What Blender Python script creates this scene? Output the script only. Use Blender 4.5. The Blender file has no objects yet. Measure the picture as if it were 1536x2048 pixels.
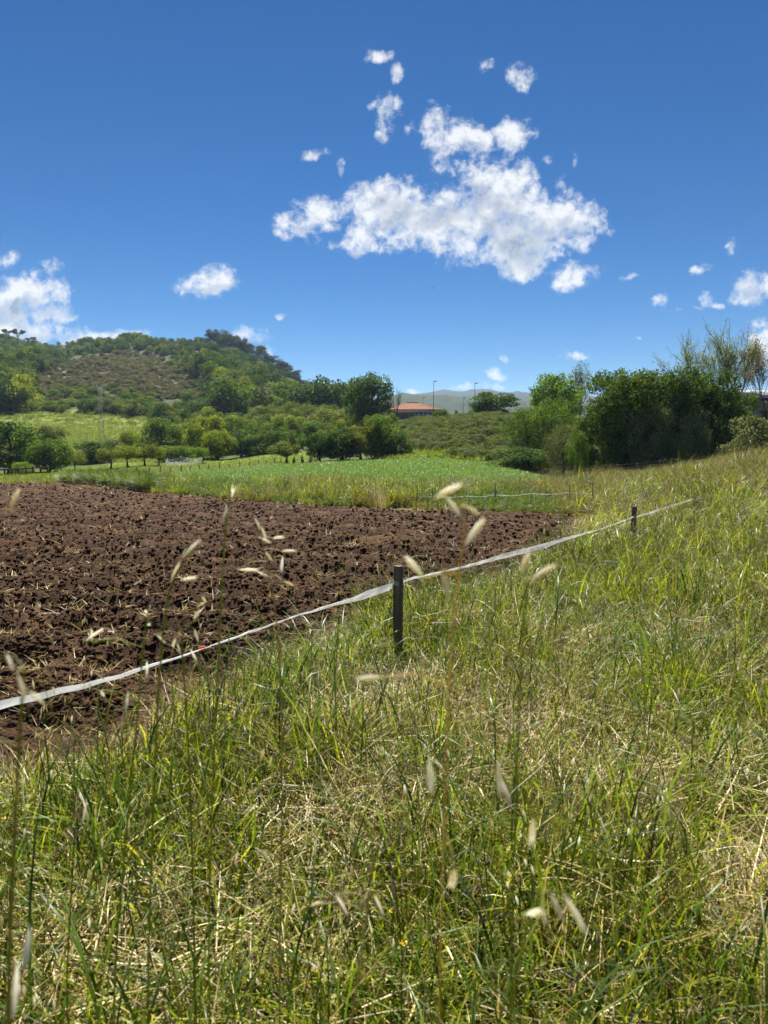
import bpy, math
import numpy as np
from mathutils import Vector

# ------------------------------------------------------------------ camera, world, sun
SC = bpy.context.scene
COL = SC.collection
F = 1420.0            # focal length in pixels of the 1536 x 2048 photograph
HC = 1.40             # camera height
HOR = 890.0           # pixel row of the horizon
PITCH = math.atan((1024 - HOR) / F)
cam = bpy.data.cameras.new('camera')
cam_o = bpy.data.objects.new('camera', cam)
COL.objects.link(cam_o)
cam_o.location = (0, 0, HC)
cam_o.rotation_euler = (math.pi / 2 - PITCH, 0, 0)
cam.sensor_fit = 'VERTICAL'
cam.sensor_height = 36.0
cam.lens = F / 2048 * 36.0
cam.clip_start = 0.02
cam.clip_end = 20000
cam.dof.use_dof = True
cam.dof.focus_distance = 9.0
cam.dof.aperture_fstop = cam.lens / 3.6
SC.camera = cam_o

SUN_EL = math.radians(58)
SUN_AZ = math.radians(-6)      # measured from +Y towards +X
SKY_STRENGTH = 0.05
EXPOSURE = 1.55
sun = bpy.data.lights.new('sun', 'SUN')
sun.energy = 5.0
sun.angle = math.radians(0.53)
sun.color = (1.0, 0.955, 0.89)
sun_o = bpy.data.objects.new('sun', sun)
COL.objects.link(sun_o)
sd = Vector((math.sin(SUN_AZ) * math.cos(SUN_EL), math.cos(SUN_AZ) * math.cos(SUN_EL), math.sin(SUN_EL)))
sun_o.rotation_euler = sd.to_track_quat('Z', 'Y').to_euler()
sun_o.location = sd * 50

vs = SC.view_settings
vs.view_transform = 'Standard'
vs.look = 'None'
vs.gamma = 1
vs.use_curve_mapping = False
vs.exposure = EXPOSURE
cy = SC.cycles
cy.max_bounces = 6
cy.diffuse_bounces = 3
cy.glossy_bounces = 2
cy.transmission_bounces = 4
cy.transparent_max_bounces = 6
cy.volume_bounces = 0
cy.caustics_reflective = False
cy.caustics_refractive = False
cy.sample_clamp_indirect = 4

FWD = np.array([0, math.cos(PITCH), -math.sin(PITCH)])
UPV = np.array([0, math.sin(PITCH), math.cos(PITCH)])
RGT = np.array([1.0, 0, 0])


def ray(px, py):
    return FWD + (px - 768) / F * RGT - (py - 1024) / F * UPV


def at(px, py, y):
    r = ray(px, py)
    r = r / r[1] * y
    return np.array([r[0], r[1], HC + r[2]])


# clouds: (px, py, rx, ry) patches of the sky where the photograph's clouds stand
BLOBS = [(790, 420, 105, 66), (865, 435, 120, 76), (935, 445, 135, 80), (1005, 395, 105, 85), (1030, 485, 105, 72), (1120, 450, 105, 55),
         (1045, 535, 62, 34), (735, 470, 48, 44), (760, 400, 60, 40), (880, 262, 52, 48), (945, 282, 70, 34), (1028, 268, 42, 42), (888, 308, 56, 26),
         (958, 322, 40, 26), (900, 338, 60, 22), (985, 335, 34, 40), (830, 262, 30, 24), (630, 425, 66, 36), (590, 450, 54, 36), (655, 485, 48, 18), (725, 490, 34, 28),
         (776, 222, 40, 36), (768, 262, 30, 30), (752, 118, 36, 18), (790, 155, 20, 24), (857, 213, 14, 18), (968, 132, 26, 20), (1037, 155, 34, 32),
         (635, 303, 42, 15), (682, 338, 12, 26), (1103, 316, 20, 16), (1148, 315, 10, 18), (1157, 553, 60, 32), (1175, 495, 24, 30), (1125, 375, 36, 32),
         (420, 562, 68, 34), (410, 550, 40, 28), (15, 518, 46, 22), (105, 533, 32, 20), (40, 598, 118, 58), (-20, 640, 130, 52), (105, 628, 54, 28),
         (245, 675, 66, 24), (175, 684, 80, 26), (60, 665, 110, 30), (500, 668, 58, 24), (534, 700, 22, 26), (557, 625, 20, 10),
         (1395, 532, 36, 16), (1460, 493, 26, 20), (1320, 606, 28, 22), (1412, 592, 26, 32), (1515, 580, 58, 36), (1440, 608, 24, 12),
         (1260, 555, 24, 10), (1365, 620, 56, 8), (1145, 708, 38, 13), (1015, 716, 17, 12), (988, 748, 48, 22), (945, 773, 64, 10),
         (825, 787, 24, 8), (1525, 640, 30, 18), (1540, 690, 44, 48), (1280, 685, 16, 8), (988, 775, 40, 8), (-130, 560, 90, 50), (1650, 560, 80, 40),
         (1700, 650, 90, 30), (-240, 660, 120, 30), (1660, 300, 70, 40), (-180, 250, 60, 26)]
CORES = [(1040, 500, 75, 55), (1010, 460, 60, 60), (790, 430, 50, 30), (870, 440, 60, 25), (1000, 540, 50, 20), (1150, 470, 40, 18),
         (20, 630, 120, 30), (60, 680, 130, 25), (215, 690, 60, 12), (420, 578, 60, 10), (1530, 595, 40, 12), (625, 465, 40, 12), (940, 400, 40, 40), (505, 680, 40, 8)]


def build_world():
    w = bpy.data.worlds.new('World')
    SC.world = w
    w.use_nodes = True
    nt = w.node_tree
    nt.nodes.clear()
    N, L = nt.nodes.new, nt.links.new
    out = N('ShaderNodeOutputWorld')
    bg = N('ShaderNodeBackground')
    bg.inputs['Strength'].default_value = SKY_STRENGTH
    L(bg.outputs[0], out.inputs[0])
    sky = N('ShaderNodeTexSky')
    sky.sky_type = 'NISHITA'
    sky.sun_disc = False
    sky.sun_elevation = SUN_EL
    sky.sun_rotation = SUN_AZ
    sky.air_density = 1.0
    sky.dust_density = 0.1
    sky.ozone_density = 4.0
    sky.altitude = 1800
    tc = N('ShaderNodeTexCoord')
    sep = N('ShaderNodeSeparateXYZ')
    L(tc.outputs['Generated'], sep.inputs[0])

    def M(op, a, b=None, c=None, clamp=False):
        n = N('ShaderNodeMath')
        n.operation = op
        n.use_clamp = clamp
        for i, v in enumerate((a, b, c)):
            if v is None:
                continue
            if isinstance(v, (int, float)):
                n.inputs[i].default_value = v
            else:
                L(v, n.inputs[i])
        return n.outputs[0]

    def V(op, a, b=None):
        n = N('ShaderNodeVectorMath')
        n.operation = op
        for i, v in enumerate((a, b)):
            if v is None:
                continue
            if isinstance(v, tuple):
                n.inputs[i].default_value = v
            else:
                L(v, n.inputs[i])
        return n.outputs[1] if op in ('DOT_PRODUCT', 'LENGTH') else n.outputs[0]

    ysafe = M('MAXIMUM', sep.outputs[1], 0.05)
    u = M('DIVIDE', sep.outputs[0], ysafe)
    v = M('DIVIDE', sep.outputs[2], ysafe)
    cmb = N('ShaderNodeCombineXYZ')
    L(u, cmb.inputs[0])
    L(v, cmb.inputs[1])
    uv = cmb.outputs[0]

    def noise(vec, scale, detail, rough, dist=0.0, off=(0, 0, 0)):
        n = N('ShaderNodeTexNoise')
        n.inputs['Scale'].default_value = scale
        n.inputs['Detail'].default_value = detail
        n.inputs['Roughness'].default_value = rough
        n.inputs['Distortion'].default_value = dist
        L(V('ADD', vec, off), n.inputs['Vector'])
        return n

    wn = noise(uv, 14, 3, 0.5, off=(3.1, 1.7, 0))
    warp = V('MULTIPLY', V('SUBTRACT', wn.outputs['Color'], (0.5, 0.5, 0.5)), (0.045, 0.03, 0.0))
    uvw = V('ADD', uv, warp)

    def field(blobs, vec):
        cur = None
        for (px, py, rx, ry) in blobs:
            r = ray(px, py)
            c = (r[0] / r[1], r[2] / r[1], 0)
            k = math.sqrt(1 + c[1] ** 2)
            q = V('MULTIPLY', V('SUBTRACT', vec, c), (F / rx, F / ry / k, 0))
            d = V('DOT_PRODUCT', q, q)
            if blobs is BLOBS and rx * ry < 1500:
                d = M('ADD', d, 0.42)
            cur = d if cur is None else M('SMOOTH_MIN', cur, d, 0.35)
        return M('SUBTRACT', 1.0, cur)          # 1 in the middle, 0 at the rim, negative outside

    D = field(BLOBS, uvw)
    D = M('MAXIMUM', D, -1.6)
    n1 = noise(uv, 30, 9, 0.60, 0.2)
    n1b = noise(uv, 30, 5, 0.5, 0.2, (-0.003, 0.017, 0))
    n1c = noise(uv, 30, 5, 0.5, 0.2)
    n2 = noise(uv, 9, 4, 0.55, 0.0, (7.3, 2.2, 0))
    n5 = noise(uv, 95, 7, 0.62, 0.4, (4.2, 0.4, 0))
    e = M('ADD', M('MULTIPLY', M('SUBTRACT', n1.outputs['Fac'], 0.5), 3.7), M('MULTIPLY', M('SUBTRACT', n2.outputs['Fac'], 0.5), 1.0))
    e = M('ADD', e, M('MULTIPLY', M('SUBTRACT', n5.outputs['Fac'], 0.5), 1.9))
    dens = M('ADD', M('MULTIPLY', D, 1.3), M('SUBTRACT', e, 0.05))
    mr = N('ShaderNodeMapRange')
    mr.interpolation_type = 'SMOOTHSTEP'
    mr.inputs['From Min'].default_value = 0.0
    mr.inputs['From Max'].default_value = 1.45
    L(dens, mr.inputs['Value'])
    front = M('MULTIPLY', mr.outputs[0], M('GREATER_THAN', sep.outputs[1], 0.5))
    # the rest of the sky, beside and behind: scattered clouds of the same sort
    zs = M('MAXIMUM', sep.outputs[2], 0.02)
    cm2 = N('ShaderNodeCombineXYZ')
    L(M('DIVIDE', sep.outputs[0], M('ADD', zs, 0.25)), cm2.inputs[0])
    L(M('DIVIDE', sep.outputs[1], M('ADD', zs, 0.25)), cm2.inputs[1])
    n3 = noise(cm2.outputs[0], 1.5, 9, 0.6, 0.2)
    mr2 = N('ShaderNodeMapRange')
    mr2.interpolation_type = 'SMOOTHSTEP'
    mr2.inputs['From Min'].default_value = 0.60
    mr2.inputs['From Max'].default_value = 0.72
    L(n3.outputs['Fac'], mr2.inputs['Value'])
    back = M('MULTIPLY', mr2.outputs[0], M('LESS_THAN', sep.outputs[1], 0.5))
    alpha = M('MAXIMUM', front, back, clamp=True)
    alpha = M('MULTIPLY', alpha, 0.97)
    # thick cores are greyer: light passes through the rims
    C = field(CORES, uvw)
    n4 = noise(uv, 22, 6, 0.6, 0.3, (1.1, 9.2, 0))
    core = M('ADD', M('MAXIMUM', C, -1.0), M('MULTIPLY', M('SUBTRACT', n4.outputs['Fac'], 0.5), 3.0))
    mr3 = N('ShaderNodeMapRange')
    mr3.interpolation_type = 'SMOOTHSTEP'
    mr3.inputs['From Min'].default_value = -0.6
    mr3.inputs['From Max'].default_value = 1.3
    L(core, mr3.inputs['Value'])
    mr4 = N('ShaderNodeMapRange')
    mr4.interpolation_type = 'SMOOTHSTEP'
    mr4.inputs['From Min'].default_value = 0.3
    mr4.inputs['From Max'].default_value = 1.7
    L(dens, mr4.inputs['Value'])
    grey = M('MULTIPLY', mr3.outputs[0], mr4.outputs[0])
    rel = M('MULTIPLY', M('SUBTRACT', n1b.outputs['Fac'], n1c.outputs['Fac']), 3.6)
    grey = M('ADD', grey, M('MULTIPLY', M('MAXIMUM', rel, -0.25), mr4.outputs[0]), clamp=True)
    k = 1.0 / SKY_STRENGTH / 2 ** EXPOSURE
    cc = N('ShaderNodeMix')
    cc.data_type = 'RGBA'
    cc.inputs[6].default_value = (0.93 * k, 0.95 * k, 0.97 * k, 1)
    cc.inputs[7].default_value = (0.33 * k, 0.40 * k, 0.50 * k, 1)
    L(grey, cc.inputs[0])
    hs = N('ShaderNodeHueSaturation')
    hs.inputs['Saturation'].default_value = 1.24
    hs.inputs['Value'].default_value = 0.355
    gm = N('ShaderNodeGamma')
    gm.inputs['Gamma'].default_value = 1.27
    L(sky.outputs[0], gm.inputs['Color'])
    L(gm.outputs[0], hs.inputs['Color'])
    mx = N('ShaderNodeMix')
    mx.data_type = 'RGBA'
    L(alpha, mx.inputs[0])
    L(hs.outputs[0], mx.inputs[6])
    L(cc.outputs[2], mx.inputs[7])
    L(mx.outputs[2], bg.inputs['Color'])
    w.cycles.sampling_method = 'MANUAL'
    w.cycles.sample_map_resolution = 256
    return w


build_world()


# ------------------------------------------------------------------ numpy noise
def _hash(ix, iy, seed):
    h = (ix.astype(np.int64) * 374761393 + iy.astype(np.int64) * 668265263 + seed * 1442695041) & 0x7fffffff
    h = ((h ^ (h >> 13)) * 1274126177) & 0x7fffffff
    h = h ^ (h >> 16)
    return (h & 0xffff) / 65535.0


def vnoise(x, y, seed=0):
    x = np.asarray(x, float)
    y = np.asarray(y, float)
    ix, iy = np.floor(x), np.floor(y)
    fx, fy = x - ix, y - iy
    fx = fx * fx * fx * (fx * (fx * 6 - 15) + 10)
    fy = fy * fy * fy * (fy * (fy * 6 - 15) + 10)
    a, b = _hash(ix, iy, seed), _hash(ix + 1, iy, seed)
    c, d = _hash(ix, iy + 1, seed), _hash(ix + 1, iy + 1, seed)
    return (a * (1 - fx) + b * fx) * (1 - fy) + (c * (1 - fx) + d * fx) * fy


def fbm(x, y, seed=0, octv=4, gain=0.5):
    s, a, t = 0.0, 1.0, 0.0
    for i in range(octv):
        s = s + a * vnoise(np.asarray(x) * 2 ** i + 17.3 * i, np.asarray(y) * 2 ** i - 9.1 * i, seed + i)
        t += a
        a *= gain
    return s / t


def smooth(a, b, x):
    t = np.clip((np.asarray(x, float) - a) / (b - a), 0, 1)
    return t * t * (3 - 2 * t)


# ------------------------------------------------------------------ terrain height
T_PX = np.array([-400, 0, 130, 300, 450, 560, 740, 850, 980, 1150, 1400, 1536, 1900.])
T_Y = np.array([0, 25, 45, 60, 75, 90, 110, 150, 5000.])
T_Z = np.array([[0] * 13, [0] * 13,
                [-.8, -.8, -.7, -.6, -.5, -.3, 0, 0, -.3, -1.0, -.5, -.2, 0],
                [-1.5, -1.5, -1.2, -.75, -.6, -.3, 0, .3, .2, -.2, 0, .3, .3],
                [-1.5, -1.5, -1.2, -.75, -.6, 0, .8, 2.2, 3.4, 2, 1.5, 1.5, 1.5],
                [-.8, -.8, -.6, -.5, -.2, .6, 2.5, 4.2, 4.8, 3.8, 3, 3, 3],
                [1.4, 1.4, 1.4, .6, .8, 1.5, 4, 4.8, 5.1, 4.8, 4, 4, 4],
                [5.9, 5.9, 5.9, 5.2, 5, 4.8, 5, 5.3, 5.5, 5.5, 5, 5, 5],
                [5.9, 5.9, 5.9, 5.2, 5, 4.8, 5, 5.3, 5.5, 5.5, 5, 5, 5]])
R_PX = np.array([-1500, -600, -250, 0, 60, 120, 200, 260, 340, 420, 480, 540, 600, 650, 700, 790])
R_PY = np.array([800, 735, 700, 686, 697, 706, 698, 693, 696, 690, 708, 741, 788, 818, 842, 872])
R_Z = HC + (890 - R_PY) * 380 / F


def _interp2(px, y):
    i = np.clip(np.searchsorted(T_Y, y, 'right') - 1, 0, len(T_Y) - 2)
    j = np.clip(np.searchsorted(T_PX, px, 'right') - 1, 0, len(T_PX) - 2)
    ty = np.clip((y - T_Y[i]) / (T_Y[i + 1] - T_Y[i]), 0, 1)
    tx = np.clip((px - T_PX[j]) / (T_PX[j + 1] - T_PX[j]), 0, 1)
    tx = tx * tx * (3 - 2 * tx)
    a = T_Z[i, j] * (1 - tx) + T_Z[i, j + 1] * tx
    b = T_Z[i + 1, j] * (1 - tx) + T_Z[i + 1, j + 1] * tx
    return a * (1 - ty) + b * ty


def terrain(x, y):
    x = np.asarray(x, float)
    y = np.asarray(y, float)
    r = np.hypot(x, y)
    yy = np.maximum(y, 0.45 * r) + 1e-3
    px = 768 + F * x / yy
    z = _interp2(px, yy)
    t = (yy - 150) / 230.0
    s = np.where(t < 1, np.clip(t, 0, 1) ** 0.92, 1 - 0.12 * np.clip(t - 1, 0, 6))
    zr = np.interp(px, R_PX, R_Z)
    z = z + np.maximum(zr - 5, 0) * s * (0.9 + 0.2 * fbm(x / 40, y / 40, 5, 3))
    bank = 0.85 * smooth(1230, 1600, px)
    z = z + bank * (1 - smooth(45, 75, yy)) * smooth(5, 22, yy)
    z = z + (fbm(x / 1.7, y / 1.7, 11, 3) - 0.5) * 0.10 * smooth(0.5, 3, r) * (1 - smooth(60, 120, r))
    z = z + (fbm(x / 14, y / 14, 21, 3) - 0.5) * 2.4 * smooth(90, 200, r) * (1 - smooth(1500, 3000, r))
    return z


def tz(x, y):
    return float(terrain(np.array([x]), np.array([y]))[0])


def ground(px, py):
    """point of the terrain seen at a pixel of the photograph"""
    r = ray(px, py)
    t = 0.6
    for _ in range(4000):
        p = r * t
        if HC + p[2] <= tz(p[0], p[1]):
            break
        t *= 1.004
    return np.array([p[0], p[1], tz(p[0], p[1])])


def gxy(px, py):
    """flat ground point (z = 0) seen at a pixel"""
    r = ray(px, py)
    t = -HC / r[2]
    return (r[0] * t, r[1] * t)


def in_poly(x, y, poly):
    x = np.asarray(x, float)
    y = np.asarray(y, float)
    ins = np.zeros(x.shape, bool)
    n = len(poly)
    for i in range(n):
        x1, y1 = poly[i]
        x2, y2 = poly[(i + 1) % n]
        c = ((y1 > y) != (y2 > y)) & (x < (x2 - x1) * (y - y1) / ((y2 - y1) if y2 != y1 else 1e-9) + x1)
        ins ^= c
    return ins


# the ploughed field's outline on the ground
PLOUGH = [(-6.0, 1.2), (-2.6, 2.35)] + [gxy(*p) for p in ((0, 1585), (120, 1545), (300, 1500), (400, 1425), (600, 1335), (700, 1275), (770, 1238), (900, 1212), (1010, 1170),
                                   (1120, 1128), (1165, 1070), (1195, 1036), (1000, 1029), (800, 1024), (600, 1015), (450, 1000), (300, 986), (200, 976), (130, 970))] + \
         [(-13.4, 24.6), (-22, 23.5), (-30, 18), (-30, 4), (-14, 1.5)]
PLX = np.array(PLOUGH)


def poly_dist(x, y, P=PLX):
    """distance to the outline of a polygon"""
    x = np.asarray(x, float)
    y = np.asarray(y, float)
    best = np.full(x.shape, 1e9)
    for i in range(len(P)):
        a, b = P[i], P[(i + 1) % len(P)]
        ab = b - a
        t = np.clip(((x - a[0]) * ab[0] + (y - a[1]) * ab[1]) / (ab @ ab), 0, 1)
        best = np.minimum(best, np.hypot(x - a[0] - t * ab[0], y - a[1] - t * ab[1]))
    return best


# ------------------------------------------------------------------ materials
def new_mat(name):
    m = bpy.data.materials.new(name)
    m.use_nodes = True
    nt = m.node_tree
    nt.nodes.clear()
    return m, nt, nt.nodes.new, nt.links.new


def ramp(N, stops):
    r = N('ShaderNodeValToRGB')
    e = r.color_ramp.elements
    while len(e) < len(stops):
        e.new(0.5)
    for k, (p, c) in zip(e, stops):
        k.position = p
        k.color = (*c, 1)
    return r


def leaf_mat(name, stops, trans=0.4, rough=0.5, spec=0.25, tcol=(1.25, 1.2, 0.55)):
    """foliage: per-leaf tint attribute, reflects and lets light through"""
    m, nt, N, L = new_mat(name)
    at_ = N('ShaderNodeAttribute')
    at_.attribute_name = 'tint'
    oi = N('ShaderNodeObjectInfo')
    ad = N('ShaderNodeMath')
    ad.operation = 'MULTIPLY_ADD'
    L(oi.outputs['Random'], ad.inputs[0])
    ad.inputs[1].default_value = 0.30
    sb = N('ShaderNodeMath')
    sb.operation = 'SUBTRACT'
    L(at_.outputs['Fac'], sb.inputs[0])
    sb.inputs[1].default_value = 0.15
    L(sb.outputs[0], ad.inputs[2])
    r = ramp(N, stops)
    L(ad.outputs[0], r.inputs[0])
    p = N('ShaderNodeBsdfPrincipled')
    p.inputs['Roughness'].default_value = rough
    p.inputs['Specular IOR Level'].default_value = spec
    L(r.outputs[0], p.inputs['Base Color'])
    t = N('ShaderNodeBsdfTranslucent')
    tm = N('ShaderNodeMix')
    tm.data_type = 'RGBA'
    tm.blend_type = 'MULTIPLY'
    tm.inputs[0].default_value = 1
    L(r.outputs[0], tm.inputs[6])
    tm.inputs[7].default_value = (*tcol, 1)
    L(tm.outputs[2], t.inputs['Color'])
    mx = N('ShaderNodeMixShader')
    mx.inputs[0].default_value = trans
    L(p.outputs[0], mx.inputs[1])
    L(t.outputs[0], mx.inputs[2])
    o = N('ShaderNodeOutputMaterial')
    L(mx.outputs[0], o.inputs[0])
    return m


def plain_mat(name, c1, c2=None, scale=8.0, rough=0.8, spec=0.2, bump=0.0, stretch=(1, 1, 1), metal=0.0):
    m, nt, N, L = new_mat(name)
    p = N('ShaderNodeBsdfPrincipled')
    p.inputs['Roughness'].default_value = rough
    p.inputs['Specular IOR Level'].default_value = spec
    p.inputs['Metallic'].default_value = metal
    tc = N('ShaderNodeTexCoord')
    mp = N('ShaderNodeMapping')
    mp.inputs['Scale'].default_value = stretch
    L(tc.outputs['Object'], mp.inputs[0])
    n = N('ShaderNodeTexNoise')
    n.inputs['Scale'].default_value = scale
    n.inputs['Detail'].default_value = 6
    n.inputs['Roughness'].default_value = 0.65
    L(mp.outputs[0], n.inputs['Vector'])
    c2 = c2 or tuple(v * 0.6 for v in c1)
    r = ramp(N, [(0.3, c2), (0.7, c1)])
    L(n.outputs['Fac'], r.inputs[0])
    L(r.outputs[0], p.inputs['Base Color'])
    if bump:
        b = N('ShaderNodeBump')
        b.inputs['Strength'].default_value = bump
        b.inputs['Distance'].default_value = 0.01
        L(n.outputs['Fac'], b.inputs['Height'])
        L(b.outputs[0], p.inputs['Normal'])
    o = N('ShaderNodeOutputMaterial')
    L(p.outputs[0], o.inputs[0])
    return m


def ground_mat():
    m, nt, N, L = new_mat('ground_cover')
    a = N('ShaderNodeAttribute')
    a.attribute_name = 'zone'
    geo = N('ShaderNodeNewGeometry')
    n = N('ShaderNodeTexNoise')
    n.inputs['Scale'].default_value = 0.9
    n.inputs['Detail'].default_value = 10
    n.inputs['Roughness'].default_value = 0.75
    L(geo.outputs['Position'], n.inputs['Vector'])
    r = ramp(N, [(0.25, (0.45, 0.45, 0.45)), (0.75, (1.45, 1.4, 1.3))])
    L(n.outputs['Fac'], r.inputs[0])
    mx = N('ShaderNodeMix')
    mx.data_type = 'RGBA'
    mx.blend_type = 'MULTIPLY'
    mx.inputs[0].default_value = 1
    L(a.outputs['Color'], mx.inputs[6])
    L(r.outputs[0], mx.inputs[7])
    p = N('ShaderNodeBsdfPrincipled')
    p.inputs['Roughness'].default_value = 0.95
    p.inputs['Specular IOR Level'].default_value = 0.1
    L(mx.outputs[2], p.inputs['Base Color'])
    b = N('ShaderNodeBump')
    b.inputs['Strength'].default_value = 0.6
    b.inputs['Distance'].default_value = 0.05
    n2 = N('ShaderNodeTexNoise')
    n2.inputs['Scale'].default_value = 14
    n2.inputs['Detail'].default_value = 6
    L(geo.outputs['Position'], n2.inputs['Vector'])
    L(n2.outputs['Fac'], b.inputs['Height'])
    L(b.outputs[0], p.inputs['Normal'])
    o = N('ShaderNodeOutputMaterial')
    L(p.outputs[0], o.inputs[0])
    return m


def soil_mat():
    m, nt, N, L = new_mat('ploughed_soil')
    geo = N('ShaderNodeNewGeometry')
    n = N('ShaderNodeTexNoise')
    n.inputs['Scale'].default_value = 1.6
    n.inputs['Detail'].default_value = 9
    n.inputs['Roughness'].default_value = 0.7
    L(geo.outputs['Position'], n.inputs['Vector'])
    r = ramp(N, [(0.30, (0.034, 0.0175, 0.0085)), (0.55, (0.072, 0.0378, 0.0180)), (0.78, (0.165, 0.094, 0.047))])
    L(n.outputs['Fac'], r.inputs[0])
    oi = N('ShaderNodeObjectInfo')
    rr = ramp(N, [(0.0, (0.85, 0.85, 0.86)), (0.85, (1.05, 1.04, 1.03)), (1.0, (1.5, 1.42, 1.35))])
    L(oi.outputs['Random'], rr.inputs[0])
    mx = N('ShaderNodeMix')
    mx.data_type = 'RGBA'
    mx.blend_type = 'MULTIPLY'
    mx.inputs[0].default_value = 1
    L(r.outputs[0], mx.inputs[6])
    L(rr.outputs[0], mx.inputs[7])
    p = N('ShaderNodeBsdfPrincipled')
    p.inputs['Roughness'].default_value = 0.92
    p.inputs['Specular IOR Level'].default_value = 0.12
    L(mx.outputs[2], p.inputs['Base Color'])
    n2 = N('ShaderNodeTexNoise')
    n2.inputs['Scale'].default_value = 55
    n2.inputs['Detail'].default_value = 5
    n2.inputs['Roughness'].default_value = 0.7
    L(geo.outputs['Position'], n2.inputs['Vector'])
    b = N('ShaderNodeBump')
    b.inputs['Strength'].default_value = 0.9
    b.inputs['Distance'].default_value = 0.02
    L(n2.outputs['Fac'], b.inputs['Height'])
    n3 = N('ShaderNodeTexNoise')
    n3.inputs['Scale'].default_value = 11
    n3.inputs['Detail'].default_value = 6
    n3.inputs['Roughness'].default_value = 0.7
    L(geo.outputs['Position'], n3.inputs['Vector'])
    b2 = N('ShaderNodeBump')
    b2.inputs['Strength'].default_value = 0.8
    b2.inputs['Distance'].default_value = 0.06
    L(n3.outputs['Fac'], b2.inputs['Height'])
    L(b2.outputs[0], b.inputs['Normal'])
    L(b.outputs[0], p.inputs['Normal'])
    o = N('ShaderNodeOutputMaterial')
    L(p.outputs[0], o.inputs[0])
    return m


MAT = {}
MAT['ground'] = ground_mat()
MAT['soil'] = soil_mat()
MAT['grass'] = leaf_mat('grass_green', [(0.0, (0.036, 0.080, 0.006)), (0.4, (0.145, 0.205, 0.009)), (0.8, (0.265, 0.305, 0.016)), (1.0, (0.31, 0.31, 0.035))], 0.52, 0.40, 0.30)
MAT['grass_dark'] = leaf_mat('grass_dark', [(0.0, (0.022, 0.050, 0.010)), (0.6, (0.075, 0.130, 0.015)), (1.0, (0.16, 0.21, 0.03))], 0.48, 0.42, 0.30)
MAT['grass_olive'] = leaf_mat('grass_olive', [(0.0, (0.060, 0.080, 0.012)), (0.5, (0.155, 0.170, 0.022)), (1.0, (0.32, 0.28, 0.065))], 0.48, 0.45, 0.30)
MAT['straw'] = leaf_mat('straw_dry', [(0.0, (0.11, 0.066, 0.020)), (0.4, (0.28, 0.20, 0.06)), (0.8, (0.50, 0.41, 0.16)), (1.0, (0.70, 0.62, 0.36))], 0.3, 0.5, 0.35, (1.1, 1.0, 0.7))
MAT['seed'] = leaf_mat('seed_husk', [(0.0, (0.40, 0.31, 0.15)), (0.5, (0.68, 0.59, 0.38)), (1.0, (0.94, 0.92, 0.84))], 0.72, 0.45, 0.35, (1.0, 1.0, 0.92))
MAT['seed_brown'] = leaf_mat('seed_brown', [(0.0, (0.10, 0.065, 0.040)), (0.5, (0.27, 0.20, 0.115)), (1.0, (0.52, 0.44, 0.29))], 0.35, 0.5, 0.3, (1.05, 1.0, 0.8))
MAT['crop'] = leaf_mat('crop_leaf', [(0.0, (0.060, 0.125, 0.018)), (0.6, (0.120, 0.215, 0.032)), (1.0, (0.20, 0.30, 0.06))], 0.35, 0.45, 0.35)
MAT['meadow'] = leaf_mat('meadow_grass', [(0.0, (0.080, 0.125, 0.014)), (0.6, (0.165, 0.225, 0.026)), (1.0, (0.26, 0.30, 0.05))], 0.4, 0.5, 0.3)
MAT['gold'] = leaf_mat('golden_stem', [(0.0, (0.34, 0.25, 0.07)), (1.0, (0.60, 0.50, 0.18))], 0.5, 0.45, 0.3)
MAT['yellow'] = plain_mat('flower_yellow', (0.80, 0.55, 0.01), (0.7, 0.42, 0.01), 20, 0.5)
LEAFS = {'mid': [(0.0, (0.0360, 0.0744, 0.0084)), (0.6, (0.0816, 0.1440, 0.0168)), (1.0, (0.1500, 0.2220, 0.0312))],
         'dark': [(0.0, (0.0216, 0.0504, 0.0084)), (0.6, (0.0480, 0.0960, 0.0144)), (1.0, (0.1020, 0.1620, 0.0300))],
         'yellow': [(0.0, (0.0816, 0.1200, 0.0096)), (0.6, (0.1740, 0.2280, 0.0168)), (1.0, (0.2640, 0.3000, 0.0312))],
         'olive': [(0.0, (0.0528, 0.0744, 0.0108)), (0.6, (0.1176, 0.1464, 0.0216)), (1.0, (0.2040, 0.2280, 0.0432))],
         'grey': [(0.0, (0.0432, 0.0600, 0.0216)), (0.6, (0.1020, 0.1260, 0.0504)), (1.0, (0.2160, 0.2400, 0.1200))],
         'euc': [(0.0, (0.0192, 0.0288, 0.0132)), (0.6, (0.0432, 0.0576, 0.0264)), (1.0, (0.1020, 0.1176, 0.0600))],
         'bright': [(0.0, (0.0600, 0.1260, 0.0096)), (0.6, (0.1320, 0.2280, 0.0192)), (1.0, (0.2280, 0.3240, 0.0360))],
         'pale': [(0.0, (0.0840, 0.1200, 0.0360)), (0.6, (0.1800, 0.2280, 0.0840)), (1.0, (0.3240, 0.3720, 0.1800))],
         'brown': [(0.0, (0.0540, 0.0444, 0.0288)), (0.6, (0.1260, 0.1056, 0.0720)), (1.0, (0.2400, 0.2100, 0.1560))]}
for k_, s_ in LEAFS.items():
    MAT['leaf_' + k_] = leaf_mat('leaf_' + k_, s_, 0.42, 0.7, 0.05)
MAT['leaf_laurel'] = leaf_mat('leaf_laurel', [(0.0, (0.024, 0.054, 0.007)), (0.6, (0.060, 0.112, 0.013)), (1.0, (0.155, 0.215, 0.025))], 0.34, 0.7, 0.05)
MAT['bark'] = plain_mat('bark', (0.085, 0.066, 0.048), (0.035, 0.028, 0.022), 6, 0.9, 0.1, 0.6, (1, 1, 0.2))
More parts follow.
